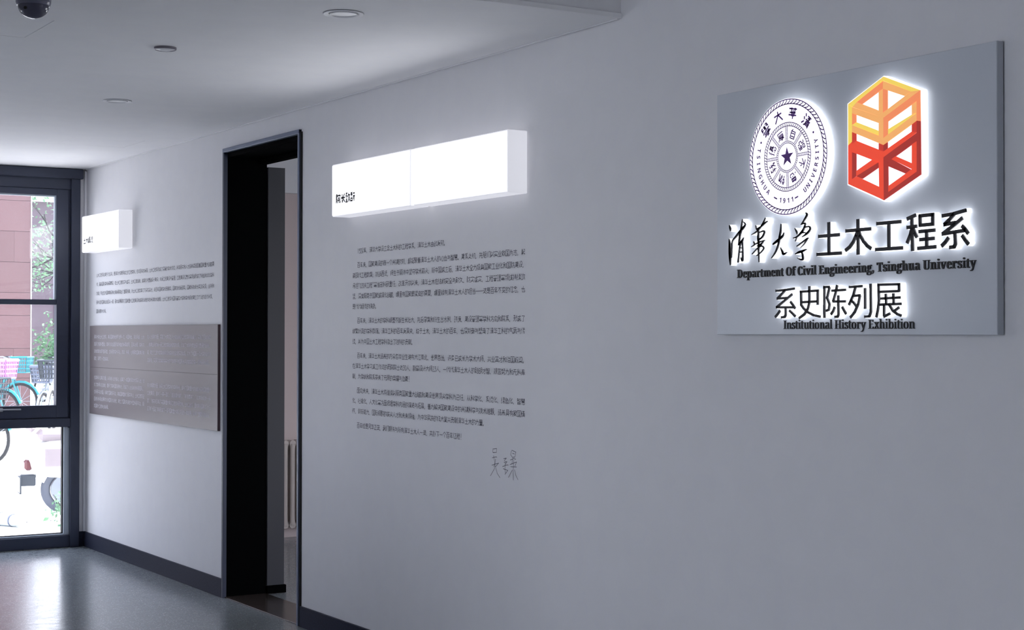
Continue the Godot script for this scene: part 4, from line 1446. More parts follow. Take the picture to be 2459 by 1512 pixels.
	for k in 8:
		st = mb()
		ring_glyph(st, inner[k], c, rr * 0.405, deg_to_rad(22.5 + 45.0 * k - 2.0), Vector2(rr * 0.17, rr * 0.17), rr * 0.018, zp)
		obj("crest_character", st, "emblem_purple", crest)
	for a in [-156.5, 161.5]:
		var t := deg_to_rad(a)
		var m := c + Vector2(sin(t), cos(t)) * rr * 0.755
		var tangent := Vector2(cos(t), -sin(t)) * rr * 0.045
		st = mb()
		quad_flat(st, flat_bar(m - tangent, m + tangent, rr * 0.024, 0, 0), zp)
		obj("crest_dash", st, "emblem_purple", crest)
	for a in [-65.6, 61.7]:
		var t := deg_to_rad(a)
		var dot := []
		for k in 10:
			dot.append(c + Vector2(sin(t), cos(t)) * rr * 0.75 + Vector2.from_angle(TAU * k / 10.0) * rr * 0.02)
		st = mb()
		prism(st, dot, zp - 0.0003, zp)
		obj("crest_dot", st, "emblem_purple", crest)
	st = mb()
	var sans := SystemFont.new()
	sans.font_names = PackedStringArray(["Droid Sans"])
	sans.font_weight = 700
	var left := "TSINGHUA"
	for k in 8:
		ring_letter(st, left[k], sans, c, rr * 0.755, deg_to_rad(-76.5 - 62.5 * k / 7.0), rr * 0.085, true, zp - 0.0001)
	var right := "UNIVERSITY"
	for k in 10:
		ring_letter(st, right[k], sans, c, rr * 0.755, deg_to_rad(143.0 - 69.0 * k / 9.0), rr * 0.085, true, zp - 0.0001)
	for k in 4:
		ring_letter(st, "1911"[k], sans, c, rr * 0.755, deg_to_rad(-166.5 - 23.5 * k / 3.0), rr * 0.085, true, zp - 0.0001)
	obj("crest_lettering", st, "emblem_purple", crest)


# ---------------------------------------------------------------- printed wall text
func build_wall_lettering() -> void:
	var lines := [
		"1926年，清华大学设立含土木科的工程学系，清华土木由此发轫。",
		"百年来，国家建设的每一个关键时刻，都凝聚着清华土木人的心血与智慧。建系之初，先驱们以实业救国为志，躬",
		"耕现代工程教育；抗战西迁，师生于颠沛中坚守学术薪火；新中国成立后，清华土木全力投身国家工业化和国防建设，",
		"承担“0304工程”等绝密科研重任；改革开放以来，清华土木在结构安全与耐久、防灾减灾、工程管理等领域持续攻",
		"坚，深度服务于国家城镇化战略，哪里有国家最紧迫的需要，哪里就有清华土木人的担当——这是百年不变的信念，也",
		"是代代相传的使命。",
		"百年来，清华土木的学科根基不断生长壮大，先后孕育和衍生出水利、环境、建设管理等学科方向和院系，形成了",
		"枝繁叶茂的学科群落。清华工科的百年发展史，始于土木；清华土木的百年，也深刻参与塑造了清华工科的气质与传",
		"统，并为中国土木工程学科做出了独特的贡献。",
		"百年来，清华土木培养的万余名毕业生遍布大江南北、世界各地，许多已成长为学术大师、兴业英才和治国栋梁。",
		"在清华土木学习或工作过的两院院士达30人，勘察设计大师23人，一代代清华土木人的聪明才智、艰苦努力和无私奉",
		"献，为学校和院系带来了无限的荣耀与自豪！",
		"面向未来，清华土木将继续以服务国家重大战略和建设世界顶尖学科为己任，从科学化、系统化、绿色化、智慧",
		"化、社会化、人文化等方面把握学科内涵的演进与拓展，着力解决国家建设中的关键科学与技术难题，培养具有家国情",
		"怀、创新能力、国际视野的拔尖人才和未来领袖，为中华民族的伟大复兴贡献清华土木的力量。",
		"百年恰是风华正茂，我们期待与所有清华土木人一道，共赴下一个百年征程！",
	]
	var opening := [0, 1, 6, 9, 12, 15]
	var y := 1.857 + 0.066
	var o := thing("wall_lettering", Vector3(4.17, 1.0, 0.0), "long grey printed text of sixteen lines with a signature below the long light box", "lettering", "printed texts on the white wall")
	for k in lines.size():
		y -= 0.066 if k in opening else 0.0488
		var x := 4.224 if k in opening else 4.175
		var full := k in [1, 2, 3, 4, 6, 7, 9, 10, 12, 13]
		var em := (5.704 - x) / (text_width(lines[k]) - (0.35 if lines[k].ends_with("，") or lines[k].ends_with("。") else 0.0)) if full else 0.02937
		var st := mb()
		text_line(st, lines[k], x - 4.17, y - 1.0, em, 0.0255, 0.0023, 0.0006)
		obj("text_line", st, "vinyl_text", o).set_meta("kind", "stuff")
	# handwritten signature: strokes on a 214 by 126 millimetre field
	var pen := [
		[[15, 120], [14, 104], [22, 103]], [[16, 118], [36, 122], [35, 106], [18, 104]], [[10, 82], [34, 88], [38, 86]], [[18, 92], [26, 62], [20, 46]],
		[[8, 52], [48, 64], [30, 48]], [[30, 80], [24, 40], [0, 8]], [[28, 52], [40, 22], [56, 6]],
		[[76, 84], [92, 88], [80, 76]], [[78, 70], [96, 74], [84, 60]], [[70, 52], [92, 60], [104, 62]], [[86, 74], [84, 40], [88, 26]], [[74, 44], [100, 40], [84, 22]],
		[[122, 122], [116, 104], [124, 96]], [[124, 122], [146, 116], [140, 96], [124, 94]], [[126, 110], [138, 108]], [[114, 82], [134, 90], [146, 88]], [[128, 92], [124, 66]],
		[[112, 64], [150, 78], [140, 60]], [[116, 56], [150, 58]], [[134, 84], [130, 30], [132, 4]], [[126, 44], [104, 12]], [[138, 46], [146, 24], [158, 8]],
	]
	var sig := mb()
	for s in pen:
		var pts := []
		for q in s:
			pts.append(Vector2(5.441 - 4.17 + q[0] * 0.001 * 1.34, 0.885 - 1.0 + q[1] * 0.001))
		for b in stroke_bars(pts, 0.0022):
			quad_flat(sig, b, 0.0006)
	obj("signature", sig, "vinyl_text", o).set_meta("kind", "stuff")

	var second := [
		"土木工程系始建于1926年，是清华大学最早成立的工程学科。经过百年的发展，土木工程系形成了深厚的学术传统，科学研究和人才培养紧密围着国家重大战略需",
		"求，瞄向国际学科发展前沿，在土木工程防灾与减灾、土木工程结构、城镇化与基础设计建设、交通工程建设与管理、工程建设信息化等领域形成了特色和优化学科",
		"方向，毕业生为国家建设和社会发展做出了重要贡献，为土木工程教育了万余名英才，近百年国家学术贡献奖，国家技术发明奖，国家科技进步奖30余项，主持和",
		"参与过的国家标准百余一部，研究成果服务了国家重大工程建设和城镇化进程中的关键技术难题，土木工程系与国际著名大学和学术机构建立了广泛的合作关系，",
		"国际视野与传承。",
	]
	var o2 := thing("wall_lettering", Vector3(0.24, 1.6, 0.0), "five grey printed lines between the short light box and the brown board", "lettering", "printed texts on the white wall")
	for k in second.size():
		var st := mb()
		var em := (2.405 - 0.243) / text_width(second[k]) if k < 4 else 0.029
		text_line(st, second[k], 0.003, 1.862 - 1.6 - k * 0.0612, em, 0.0255, 0.0024, 0.0006)
		obj("text_line", st, "vinyl_text", o2).set_meta("kind", "stuff")


func build_text_panel() -> void:
	var o := thing("text_panel", Vector3(0.15, 0.922, 0.0), "taupe text board with small white print beside the doorway", "panel")
	var st := mb()
	cbox(st, Vector3(0.0, 0.0, 0.001), Vector3(2.353, 0.597, 0.0135), 0.0008)
	obj("backing_board", st, "panel_edge", o)
	for r in [[0.0, 0.3155], [0.317, 0.597]]:
		st = mb()
		cbox(st, Vector3(0.0, r[0], 0.0135), Vector3(2.352, r[1], 0.0165), 0.0006)
		obj("face_sheet", st, "panel_face", o)
	var blocks := [
		[0.247, 1.4453, 0.0487, 1.272, [
			"清华大学土木工程系，建设国家和世界“世界一流、中国特色、清华风格、土木",
			"品质”的学科基础，学科方向全面形成特色的发展格局，百年之间，学科方",
			"向和教育体系不断完善，在科研教学大平台，教学、科研、社会服务国家建设会",
			"服务，取得了一流的成就。"]],
		[0.2505, 1.1708, 0.0477, 1.274, [
			"在学科队伍建设方面：以引进人才为核心，培育了一批国家级学术领军人才；优",
			"化了教师队伍结构，提升了学科国际竞争力，形成了人才培养和科研团队。",
			"在科研平台方面：新建了国家级平台，建成国家重点了研究中心；土木工程系全",
			"面推动科研成果转化和国际化进程，建立了国际先进的大型科研平台，服",
			"务国家大工程和社会发展。"]],
		[1.3255, 1.4477, 0.0482, 2.40, [
			"在人才培养方面：探索了大类招生与大类培养的工程教育创新模式；实施了因材施教",
			"，构建全新的本一研工程教育培养教学体系；形成了本科与专业硕博贯通的培养，",
			"适，建立了工程与教育本科阶段和学科的全过程实践体系；扩大了与国际一流大学的合作交",
			"流机会；实现了教育教学实力的不断提升和国际水平的教育教学一流的培养体系。"]],
		[1.3285, 1.1482, 0.0479, 2.40, [
			"在社会服务方面：发挥土木工程学科的学科特长，参与了国家重大的战略决策和国家重大",
			"工程建设；参与“一带一路”、“港珠澳大桥”、“京张高铁”、“北京新机场一带",
			"路”、“雄安新区建设”等国家重大建设工程的科研攻关。土木工程系，重点建设国家在“十三",
			"五”和“十四五”期间形成了一系列国家重大建设项目的一批成果，取得了重要科技成果。"]],
	]
	for b in blocks:
		var root := Node3D.new()
		root.name = "text_block"
		o.add_child(root, true)
		for k in b[4].size():
			var line: String = b[4][k]
			var last: bool = k == b[4].size() - 1
			var em: float = 0.0275 if last and line.length() < 20 else (b[3] - b[0]) / text_width(line)
			st = mb()
			text_line(st, line, b[0] - 0.15, b[1] - k * b[2] - 0.922, em, 0.0262, 0.0028, 0.0170)
			obj("text_line", st, "panel_text", root).set_meta("kind", "stuff")


# ---------------------------------------------------------------- ceiling fittings
func build_ceiling_fittings() -> void:
	var spots := [
		[Vector3(5.90, CEILING_Y, 0.885), 0.0715, "large round recessed downlight, unlit, at the end of the low ceiling", true],
		[Vector3(4.908, CEILING_Y, 1.185), 0.044, "small round ceiling spotlight with a dark rim, unlit", false],
		[Vector3(3.372, CEILING_Y, 0.878), 0.068, "large round recessed downlight, unlit, above the doorway side", true],
	]
	for s in spots:
		var r: float = s[1]
		var o := thing("downlight", s[0], s[2], "downlight", "round fittings in the low ceiling")
		var st := mb()
		if s[3]:
			lathe(st, [Vector2(r, 0.0), Vector2(r, -0.003), Vector2(r * 0.98, -0.0045), Vector2(r * 0.80, -0.003), Vector2(r * 0.72, 0.0)], 40)
			obj("trim_ring", st, "white_trim", o)
			st = mb()
			lathe(st, [Vector2(r * 0.69, 0.0), Vector2(r * 0.685, -0.005), Vector2(r * 0.67, -0.006), Vector2(r * 0.63, -0.003)], 40)
			obj("inner_rim", st, "white_trim", o)
			st = mb()
			lathe(st, [Vector2(r * 0.635, -0.003), Vector2(r * 0.4, -0.0025), Vector2(0.0, -0.0025)], 40)
			obj("lens", st, "lamp_lens", o)
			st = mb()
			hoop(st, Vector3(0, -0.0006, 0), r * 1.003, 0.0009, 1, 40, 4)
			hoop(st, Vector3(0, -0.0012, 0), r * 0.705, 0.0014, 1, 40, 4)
			obj("shadow_ring", st, "lamp_dark", o)  # dark hoops drawn in for the shade in the narrow gaps
		else:
			lathe(st, [Vector2(r, 0.0), Vector2(r, -0.008), Vector2(r * 0.93, -0.010), Vector2(r * 0.88, -0.006)], 36)
			obj("trim_ring", st, "lamp_rim", o)
			st = mb()
			lathe(st, [Vector2(r * 0.89, -0.007), Vector2(r * 0.5, -0.012), Vector2(0.0, -0.014)], 36)
			obj("lens", st, "lamp_lens", o)
	# dome camera
	var d := thing("dome_camera", Vector3(5.755, CEILING_Y, 1.935), "grey glossy dome security camera hanging from the ceiling", "camera")
	var st := mb()
	lathe(st, [Vector2(0.0, 0.0), Vector2(0.062, 0.0), Vector2(0.062, -0.012), Vector2(0.057, -0.018), Vector2(0.056, -0.052), Vector2(0.053, -0.06)], 40)
	obj("housing", st, "dome_grey", d)
	st = mb()
	var prof := []
	for k in 13:
		var t := PI * 0.5 * k / 12.0
		prof.append(Vector2(cos(t) * 0.050, -0.06 - sin(t) * 0.044))
	lathe(st, prof, 40)
	obj("dome", st, "dome_shell", d)
	st = mb()
	hoop(st, Vector3(0, -0.06, 0), 0.0515, 0.0022, 1, 40, 6)
	obj("collar", st, "dome_grey", d)
	st = mb()
	tube(st, [Vector3(0.028, -0.074, 0.030), Vector3(0.034, -0.077, 0.0365)], [0.006, 0.005], 12)
	obj("lens", st, "rubber", d)


# ---------------------------------------------------------------- outside
func leaves(st: SurfaceTool, rng: RandomNumberGenerator, at: Vector3, spread: Vector3, count: int, size: float) -> void:
	for i in count:
		var q := at + Vector3(rng.randfn(0, 0.5) * spread.x, rng.randfn(0, 0.5) * spread.y, rng.randfn(0, 0.5) * spread.z)
		var b := Basis.from_euler(Vector3(rng.randf() * TAU, rng.randf() * TAU, rng.randf() * TAU))
		var s := size * rng.randf_range(0.6, 1.3)
		var tip := q + b * Vector3(0, s, 0)
		var l := q + b * Vector3(-s * 0.32, s * 0.5, s * 0.08)
		var r := q + b * Vector3(s * 0.32, s * 0.5, s * 0.08)
		for tri in [[q, l, tip], [q, tip, r]]:
			var n: Vector3 = (tri[2] - tri[0]).cross(tri[1] - tri[0]).normalized()
			for v in tri:
				st.set_normal(n)
				st.add_vertex(v)


func branch(st: SurfaceTool, tips: Array, rng: RandomNumberGenerator, a: Vector3, d: Vector3, length: float, r: float, level: int) -> void:
	var pts := [a]
	var radii := [r]
	var p := a
	var dir := d
	for k in 4:
		dir = (dir + Vector3(rng.randf_range(-0.22, 0.22), rng.randf_range(-0.1, 0.2), rng.randf_range(-0.22, 0.22))).normalized()
		p += dir * length / 4.0
		pts.append(p)
		radii.append(r * (1.0 - 0.12 * (k + 1)))
	tube(st, pts, radii, 6)
	if level == 0:
		tips.append(p)
		return
	for k in rng.randi_range(2, 3):
		var from: Vector3 = pts[rng.randi_range(2, 4)]
		var turn := Basis.from_euler(Vector3(rng.randf_range(-0.8, 0.8), rng.randf_range(-0.9, 0.9), rng.randf_range(-0.8, 0.8)))
		branch(st, tips, rng, from, (turn * dir).normalized(), length * rng.randf_range(0.62, 0.8), r * 0.58, level - 1)


func tree(at: Vector3, high: float, r: float, lean: Vector3, seed_value: int, leaf_count: int, leaf_size: float, label: String) -> void:
	var o := thing("tree", at, label, "tree", "trees beyond the window")
	var rng := RandomNumberGenerator.new()
	rng.seed = seed_value
	var st := mb()
	var top := lean * high + Vector3(0, high, 0)
	tube(st, [Vector3.ZERO, top * 0.35 + Vector3(0.06, 0, 0.04), top * 0.7, top], [r * 1.25, r, r * 0.85, r * 0.7], 10)
	obj("trunk", st, "bark", o)
	var tips := []
	for k in 6:
		st = mb()
		var a := TAU * k / 6.0 + 0.4
		branch(st, tips, rng, top * (0.62 + 0.075 * k), Vector3(cos(a), 0.55, sin(a)).normalized(), high * 0.55, r * 0.5, 3)
		obj("branch", st, "bark", o)
	st = mb()
	for t in tips:
		leaves(st, rng, t, Vector3(0.5, 0.4, 0.5), leaf_count, leaf_size)
	var f := obj("foliage", st, "leaf", o)
	f.set_meta("kind", "stuff")


func shrub(called: String, at: Vector3, size: Vector3, count: int, leaf_size: float, material: String, seed_value: int, label: String) -> void:
	var o := thing(called, at, label, "shrub", "green shrubs outside the window")
	var rng := RandomNumberGenerator.new()
	rng.seed = seed_value
	var st := mb()
	for k in 7:
		var tip := Vector3(rng.randf_range(-0.4, 0.4) * size.x, size.y * rng.randf_range(0.6, 0.95), rng.randf_range(-0.4, 0.4) * size.z)
		tube(st, [Vector3.ZERO, tip * 0.5 + Vector3(0, size.y * 0.1, 0), tip], [0.008, 0.006, 0.003], 5)
	obj("stem", st, "bark", o)
	st = mb()
	leaves(st, rng, Vector3(0, size.y * 0.55, 0), Vector3(size.x * 0.5, size.y * 0.42, size.z * 0.5), count, leaf_size)
	var f := obj("foliage", st, material, o)
	f.set_meta("kind", "stuff")


func wire_basket(st: SurfaceTool, lo: Vector3, hi: Vector3, n: int, thick: float) -> void:
	# an open basket with slatted sides, narrower at the foot
	for k in n + 1:
		var u := float(k) / n
		for s in [0.0, 1.0]:
			var x := lerpf(lo.x, hi.x, u)
			var z := lerpf(lo.z, hi.z, s)
			var m := Vector3((lo.x + hi.x) * 0.5, lo.y, (lo.z + hi.z) * 0.5)
			rod(st, Vector3(x, hi.y, z), m + (Vector3(x, lo.y, z) - m) * 0.82, thick, 4)
			var x2 := lerpf(lo.x, hi.x, s)
			var z2 := lerpf(lo.z, hi.z, u)
			rod(st, Vector3(x2, hi.y, z2), m + (Vector3(x2, lo.y, z2) - m) * 0.82, thick, 4)
	for j in 5:
		var v := j / 4.0
		var y := lerpf(lo.y, hi.y, v)
		var narrowing := lerpf(0.82, 1.0, v)
		var m := Vector3((lo.x + hi.x) * 0.5, y, (lo.z + hi.z) * 0.5)
		var c := []
		for q in [Vector3(lo.x, y, lo.z), Vector3(hi.x, y, lo.z), Vector3(hi.x, y, hi.z), Vector3(lo.x, y, hi.z)]:
			c.append(m + (q - m) * narrowing)
		for k in 4:
			rod(st, c[k], c[(k + 1) % 4], thick * (2.2 if j == 4 else 1.2), 4)
	var base := 0.82
	var mm := Vector3((lo.x + hi.x) * 0.5, lo.y, (lo.z + hi.z) * 0.5)
	box(st, mm + (Vector3(lo.x, lo.y, lo.z) - mm) * base, mm + (Vector3(hi.x, lo.y, hi.z) - mm) * base + Vector3(0, 0.006, 0))


func bicycle(at: Vector3, turn: float, frame_mat: String, basket_mat: String, label: String, solid_basket := false) -> void:
	# a shared town bicycle; its length runs along x, the front wheel at +x
	var o := thing("bicycle", at, label, "bicycle", "bicycles parked outside the window", turn)
	for x in [-0.5, 0.53]:
		var st := mb()
		hoop(st, Vector3(x, 0.31, 0), 0.29, 0.022, 2, 28, 6)
		var wheel := obj("wheel", st, "rubber", o)
		st = mb()
		for k in 12:
			var t := TAU * k / 12.0
			rod(st, Vector3(x, 0.31, 0), Vector3(x + cos(t) * 0.275, 0.31 + sin(t) * 0.275, 0), 0.004, 4)
		rod(st, Vector3(x, 0.31, -0.05), Vector3(x, 0.31, 0.05), 0.022, 8)
		obj("spokes", st, "bike_silver", wheel)
		st = mb()
		var arc := []
		var radii := []
		for k in 9:
			var t := deg_to_rad(20.0 + 150.0 * k / 8.0)
			arc.append(Vector3(x + cos(t) * 0.335, 0.31 + sin(t) * 0.335, 0))
			radii.append(0.022)
		tube(st, arc, radii, 6)
		obj("mudguard", st, frame_mat, o)
	var st := mb()
	tube(st, [Vector3(0.36, 0.82, 0), Vector3(0.12, 0.45, 0), Vector3(-0.08, 0.29, 0)], [0.026, 0.028, 0.028], 8)
	tube(st, [Vector3(-0.08, 0.29, 0), Vector3(-0.22, 0.78, 0)], [0.022, 0.02], 8)
	for z in [-0.05, 0.05]:
		rod(st, Vector3(-0.08, 0.29, z * 0.6), Vector3(-0.5, 0.31, z), 0.013, 6)
		rod(st, Vector3(-0.18, 0.64, z * 0.4), Vector3(-0.5, 0.31, z), 0.011, 6)
		rod(st, Vector3(0.41, 0.68, z), Vector3(0.53, 0.31, z), 0.014, 6)
	rod(st, Vector3(0.41, 0.68, -0.055), Vector3(0.41, 0.68, 0.055), 0.014, 6)
	tube(st, [Vector3(0.41, 0.68, 0), Vector3(0.34, 0.93, 0), Vector3(0.32, 1.02, 0)], [0.022, 0.02, 0.016], 8)
	obj("frame", st, frame_mat, o)
	st = mb()
	tube(st, [Vector3(0.20, 1.06, -0.30), Vector3(0.30, 1.07, -0.20), Vector3(0.33, 1.03, -0.05), Vector3(0.33, 1.03, 0.05), Vector3(0.30, 1.07, 0.20), Vector3(0.20, 1.06, 0.30)], [0.012, 0.012, 0.012, 0.012, 0.012, 0.012], 6)
	obj("handlebar", st, "bike_silver", o)
	for z in [-1.0, 1.0]:
		st = mb()
		rod(st, Vector3(0.21, 1.06, 0.29 * z), Vector3(0.10, 1.05, 0.33 * z), 0.017, 8)
		obj("grip", st, "bike_dark", o)
	st = mb()
	tube(st, [Vector3(-0.38, 0.87, 0), Vector3(-0.32, 0.885, 0), Vector3(-0.22, 0.875, 0), Vector3(-0.10, 0.865, 0)], [0.055, 0.075, 0.05, 0.022], 10)
	obj("saddle", st, "bike_dark", o)
	st = mb()
	rod(st, Vector3(-0.22, 0.78, 0), Vector3(-0.24, 0.85, 0), 0.014, 6)
	obj("seat_post", st, "bike_silver", o)
	st = mb()
	rod(st, Vector3(-0.08, 0.29, -0.09), Vector3(-0.08, 0.29, 0.09), 0.02, 8)
	rod(st, Vector3(-0.08, 0.29, 0.09), Vector3(0.03, 0.18, 0.09), 0.011, 6)
	rod(st, Vector3(-0.08, 0.29, -0.09), Vector3(-0.19, 0.40, -0.09), 0.011, 6)
	cbox(st, Vector3(-0.01, 0.165, 0.10), Vector3(0.07, 0.185, 0.19), 0.004)
	cbox(st, Vector3(-0.23, 0.39, -0.19), Vector3(-0.15, 0.41, -0.10), 0.004)
	obj("crank", st, "bike_dark", o)
	st = mb()
	wire_basket(st, Vector3(0.42, 0.80, -0.17), Vector3(0.70, 1.06, 0.17), 7, 0.006 if not solid_basket else 0.013)
	obj("basket", st, basket_mat, o)


func scooter(at: Vector3, turn: float) -> void:
	# electric scooter; it runs along x, the tail at -x
	var o := thing("scooter", at, "white electric scooter with a red tail lamp and a number plate", "scooter", "", turn)
	for x in [-0.30, 0.86]:
		var st := mb()
		hoop(st, Vector3(x, 0.22, 0), 0.175, 0.042, 2, 28, 10)
		var wheel := obj("wheel", st, "tyre_grey", o)
		st = mb()
		tube(st, [Vector3(x, 0.22, -0.045), Vector3(x, 0.22, 0.045)], [0.13, 0.13], 20)
		obj("hub", st, "bike_silver", wheel)
	var st := mb()
	# rear body: rounded sections from tail to footboard
	var sections := [[-0.62, 0.50, 0.06, 0.05], [-0.58, 0.50, 0.15, 0.13], [-0.45, 0.50, 0.19, 0.17], [-0.20, 0.50, 0.20, 0.19], [0.05, 0.44, 0.17, 0.20], [0.16, 0.36, 0.15, 0.14]]
	var n := 16
	var rings := []
	for s in sections:
		var ring := []
		for k in n:
			var t := TAU * k / n
			var e := Vector2(cos(t), sin(t))
			ring.append(Vector3(s[0], s[1] + signf(e.y) * pow(absf(e.y), 0.7) * s[3], signf(e.x) * pow(absf(e.x), 0.7) * s[2]))
		rings.append(ring)
	for i in rings.size() - 1:
		for k in n:
			var k2 := (k + 1) % n
			face(st, [rings[i][k], rings[i + 1][k], rings[i + 1][k2], rings[i][k2]], Vector3((sections[i][0] + sections[i + 1][0]) * 0.5, 0.48, 0))
	face(st, rings[0], Vector3(0, 0.5, 0))
	face(st, rings[-1], Vector3(-0.2, 0.45, 0))
	obj("rear_body", st, "scooter_white", o)
	st = mb()
	cbox(st, Vector3(-0.55, 0.66, -0.14), Vector3(0.10, 0.76, 0.14), 0.04)
	obj("seat", st, "scooter_beige", o)
	st = mb()
	cbox(st, Vector3(-0.64, 0.74, -0.13), Vector3(-0.57, 0.95, 0.13), 0.03)
	obj("backrest", st, "scooter_beige", o)
	st = mb()
	for s in [-1.0, 1.0]:
		cbox(st, Vector3(-0.50, 0.44, s * 0.205 - 0.006), Vector3(0.02, 0.60, s * 0.205 + 0.006), 0.005)
	obj("side_panel", st, "scooter_beige", o)
	st = mb()
	cbox(st, Vector3(-0.66, 0.40, -0.075), Vector3(-0.59, 0.49, 0.075), 0.02)
	obj("tail_lamp", st, "tail_red", o)
	st = mb()
	cbox(st, Vector3(-0.70, 0.20, -0.10), Vector3(-0.69, 0.34, 0.10), 0.003)
	var plate := obj("number_plate", st, "plate_white", o)
	st = mb()
	for e in [[Vector3(-0.702, 0.195, -0.105), Vector3(-0.688, 0.205, 0.105)], [Vector3(-0.702, 0.335, -0.105), Vector3(-0.688, 0.345, 0.105)], [Vector3(-0.702, 0.205, -0.105), Vector3(-0.688, 0.335, -0.098)], [Vector3(-0.702, 0.205, 0.098), Vector3(-0.688, 0.335, 0.105)]]:
		box(st, e[0], e[1])
	obj("plate_frame", st, "bike_dark", plate)
	st = mb()
	cbox(st, Vector3(-0.69, 0.26, -0.05), Vector3(-0.56, 0.36, 0.05), 0.01)
	obj("plate_bracket", st, "bike_dark", o)
	st = mb()
	var arc := []
	var radii := []
	for k in 9:
		var t := deg_to_rad(10.0 + 150.0 * k / 8.0)
		arc.append(Vector3(-0.30 + cos(t) * 0.245, 0.22 + sin(t) * 0.245, 0))
		radii.append(0.06)
	tube(st, arc, radii, 8)
	obj("rear_fender", st, "scooter_white", o)
	st = mb()
	cbox(st, Vector3(0.08, 0.20, -0.16), Vector3(0.62, 0.30, 0.16), 0.03)
	obj("footboard", st, "scooter_white", o)
	st = mb()
	tube(st, [Vector3(0.60, 0.25, 0), Vector3(0.68, 0.55, 0), Vector3(0.62, 0.95, 0)], [0.16, 0.15, 0.07], 12)
	obj("front_shield", st, "scooter_white", o)
	st = mb()
	tube(st, [Vector3(0.86, 0.22, 0), Vector3(0.72, 0.60, 0), Vector3(0.60, 1.0, 0)], [0.03, 0.03, 0.025], 8)
	tube(st, [Vector3(0.54, 1.05, -0.33), Vector3(0.62, 1.03, -0.1), Vector3(0.62, 1.03, 0.1), Vector3(0.54, 1.05, 0.33)], [0.018, 0.02, 0.02, 0.018], 8)
	obj("steering", st, "bike_dark", o)
	st = mb()
	cbox(st, Vector3(-0.02, 0.02, 0.14), Vector3(0.02, 0.26, 0.17), 0.008)
	obj("side_stand", st, "bike_dark", o)


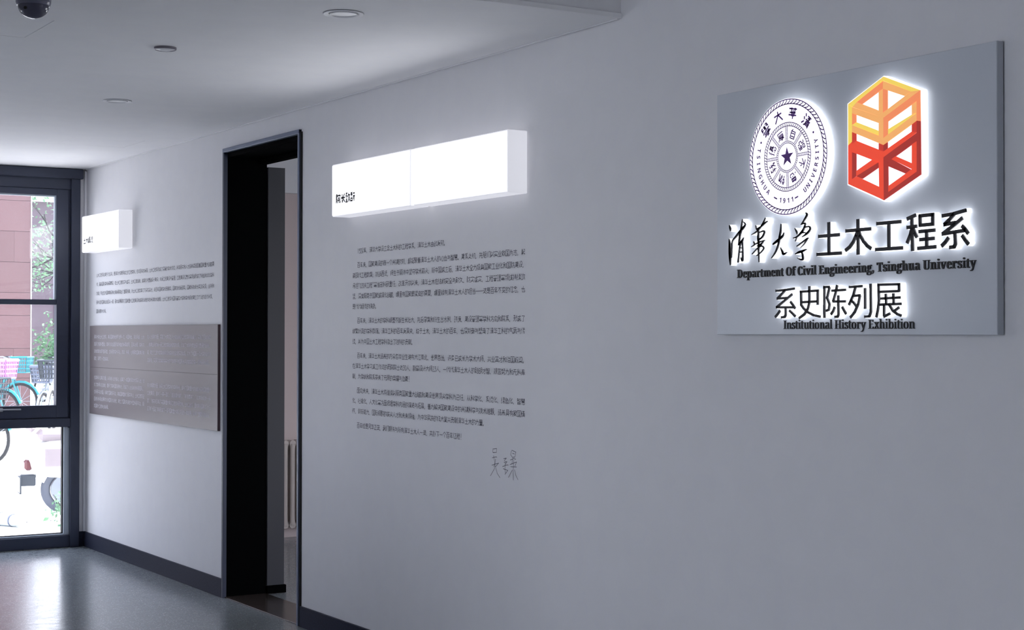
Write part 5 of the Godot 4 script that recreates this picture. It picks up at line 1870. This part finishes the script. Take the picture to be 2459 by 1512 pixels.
func build_outside() -> void:
	var st := mb()
	box(st, Vector3(-70, GROUND_Y - 0.2, -60), Vector3(-0.25, GROUND_Y, 40))
	struct("ground", st, "pavement", "sunlit pale pavement outside the window")
	st = mb()
	box(st, Vector3(-0.25, GROUND_Y - 0.2, 7.2), Vector3(30, GROUND_Y, 40))
	box(st, Vector3(-0.25, GROUND_Y - 0.2, 3.0), Vector3(6.15, GROUND_Y, 7.2))
	struct("ground_front", st, "pavement", "pale pavement in front of the added lobby window")
	st = mb()
	cbox(st, Vector3(-24.9, GROUND_Y - 0.05, -4.1), Vector3(-10.6, 0.0, 6.0), 0.02)
	struct("raised_pavement", st, "pavement", "raised pale pavement where the bicycles stand")
	# red clad building
	var b := thing("red_building", Vector3(-25.2, GROUND_Y, -6.48), "building clad in dusty red panels beyond the tall window", "building")
	st = mb()
	box(st, Vector3(-8.0, 0.0, 0.0), Vector3(-0.03, 14.0, 20.0))
	obj("wall_core", st, "red_joint", b)
	var joints := [0.0, 0.62, 1.281, 2.01, 2.518, 3.193, 3.877, 4.56, 5.25, 5.93, 6.61, 7.3, 8.0, 10.0, 12.0, 14.0]
	var rng := RandomNumberGenerator.new()
	rng.seed = 77
	for j in joints.size() - 1:
		var cuts := [0.03, 2.2, 4.4, 6.6, 8.8, 11.0, 13.2]
		if j % 4 == 1:
			cuts = [0.03, 0.39, 2.2, 4.4, 6.6, 8.8, 11.0, 13.2]
		for k in cuts.size() - 1:
			st = mb()
			box(st, Vector3(-0.03, joints[j] + 0.004, cuts[k] + 0.0015), Vector3(0.0, joints[j + 1] - 0.004, cuts[k + 1] - 0.0015))
			obj("cladding_panel", st, "red_panel_%d" % rng.randi_range(0, 2), b)
	st = mb()
	box(st, Vector3(-0.06, 0.0, 0.002), Vector3(0.010, 14.0, 0.022))
	obj("corner_strip", st, "white_stone", b)
	# brick building far behind the trees
	var fb := thing("far_building", Vector3(-48, GROUND_Y, -18), "dull brick building behind the trees", "building")
	st = mb()
	box(st, Vector3(-6, 0, -6), Vector3(0, 6.4, 9))
	obj("wall_block", st, "far_brick", fb)
	st = mb()
	box(st, Vector3(-6.2, 6.4, -6.2), Vector3(0.2, 6.7, 9.2))
	obj("roof_edge", st, "white_stone", fb)
	for k in 5:
		for j in 2:
			st = mb()
			box(st, Vector3(0.0, 1.2 + j * 2.6, -5.0 + k * 2.7), Vector3(0.05, 2.8 + j * 2.6, -3.6 + k * 2.7))
			obj("window", st, "bike_dark", fb)
	tree(Vector3(-30.5, GROUND_Y, -10.95), 3.3, 0.17, Vector3(0.0, 0, 0.1), 5, 34, 0.10, "dark branching tree with sparse pale green leaves beside the red building")
	tree(Vector3(-41.0, GROUND_Y, -14.2), 3.2, 0.17, Vector3(0.0, 0, 0.12), 9, 36, 0.12, "leafy tree standing farther back behind the dark branching tree")
	shrub("hedge_shrub", Vector3(-28.6, GROUND_Y, -8.2), Vector3(1.5, 1.9, 1.3), 2600, 0.10, "leaf", 3, "round dark green bush below the tree branches")
	shrub("leafy_plant", Vector3(-2.35, GROUND_Y, -0.58), Vector3(0.42, 0.30, 0.26), 260, 0.05, "leaf", 4, "low bright green plant beside the scooter's rear wheel")
	shrub("leafy_plant", Vector3(-4.35, GROUND_Y, -0.32), Vector3(0.25, 0.42, 0.2), 60, 0.045, "leaf", 6, "small sparse green plant behind the scooter's tail")
	# parked two-wheelers
	bicycle(Vector3(-17.03, 0.0, -3.56), 0.95, "bike_cyan", "bike_cyan", "cyan bicycle with a cyan front basket in front of the red wall")
	bicycle(Vector3(-13.88, 0.0, -2.50), 0.75, "bike_cyan", "basket_pink", "cyan bicycle with a pink plastic front basket", true)
	bicycle(Vector3(-9.79, GROUND_Y, -1.37), 0.6, "bike_cyan", "bike_dark", "cyan bicycle with a dark wire basket parked beside the pink basketed one")
	bicycle(Vector3(-16.5, GROUND_Y, -4.5), -0.6, "bike_silver", "basket_grey", "silver bicycle with a grey slatted basket at the corner of the red building", true)
	bicycle(Vector3(-26.6, GROUND_Y, -7.45), 0.4, "bike_pale", "bike_pale", "white bicycle under the dark green bush")
	bicycle(Vector3(-13.45, 0.0, -3.72), -0.5, "bike_pale", "bike_dark", "white bicycle with a dark wire basket right of the silver one")
	scooter(Vector3(-3.36, GROUND_Y, -1.16), 1.4)
	# paving blocks with open joints
	var pb := struct_root("paving_blocks", Vector3(-3.5, GROUND_Y, -1.2), "patch of pale paving blocks with dark joints outside the window")
	for i in 5:
		for j in 7:
			st = mb()
			cbox(st, Vector3(i * 0.125 + 0.004, 0.0, j * 0.205 - (0.1 if i % 2 == 1 else 0.0) + 0.004), Vector3(i * 0.125 + 0.121, 0.03, j * 0.205 - (0.1 if i % 2 == 1 else 0.0) + 0.201), 0.004)
			obj("paving_block", st, "white_stone", pb)
	# rolled hose lying on the pavement
	var h := thing("rolled_sack", Vector3(-2.75, GROUND_Y, -0.16), "pale rolled sack lying on the pavement outside the window", "sack")
	st = mb()
	tube(st, [Vector3(-0.32, 0.045, 0.16), Vector3(-0.28, 0.05, 0.14), Vector3(-0.05, 0.055, 0.02), Vector3(0.12, 0.05, -0.06), Vector3(0.22, 0.035, -0.10)], [0.03, 0.048, 0.055, 0.048, 0.015], 14)
	obj("roll", st, "bike_pale", h)
	st = mb()
	for x in [0.0, 1.0]:
		tube(st, [Vector3(-0.05 + x * 0.13, 0.055 - x * 0.003, 0.02 - x * 0.06), Vector3(-0.035 + x * 0.13, 0.055 - x * 0.003, 0.013 - x * 0.06)], [0.0575 - x * 0.005, 0.0575 - x * 0.005], 14)
	obj("tie_band", st, "basket_grey", h)
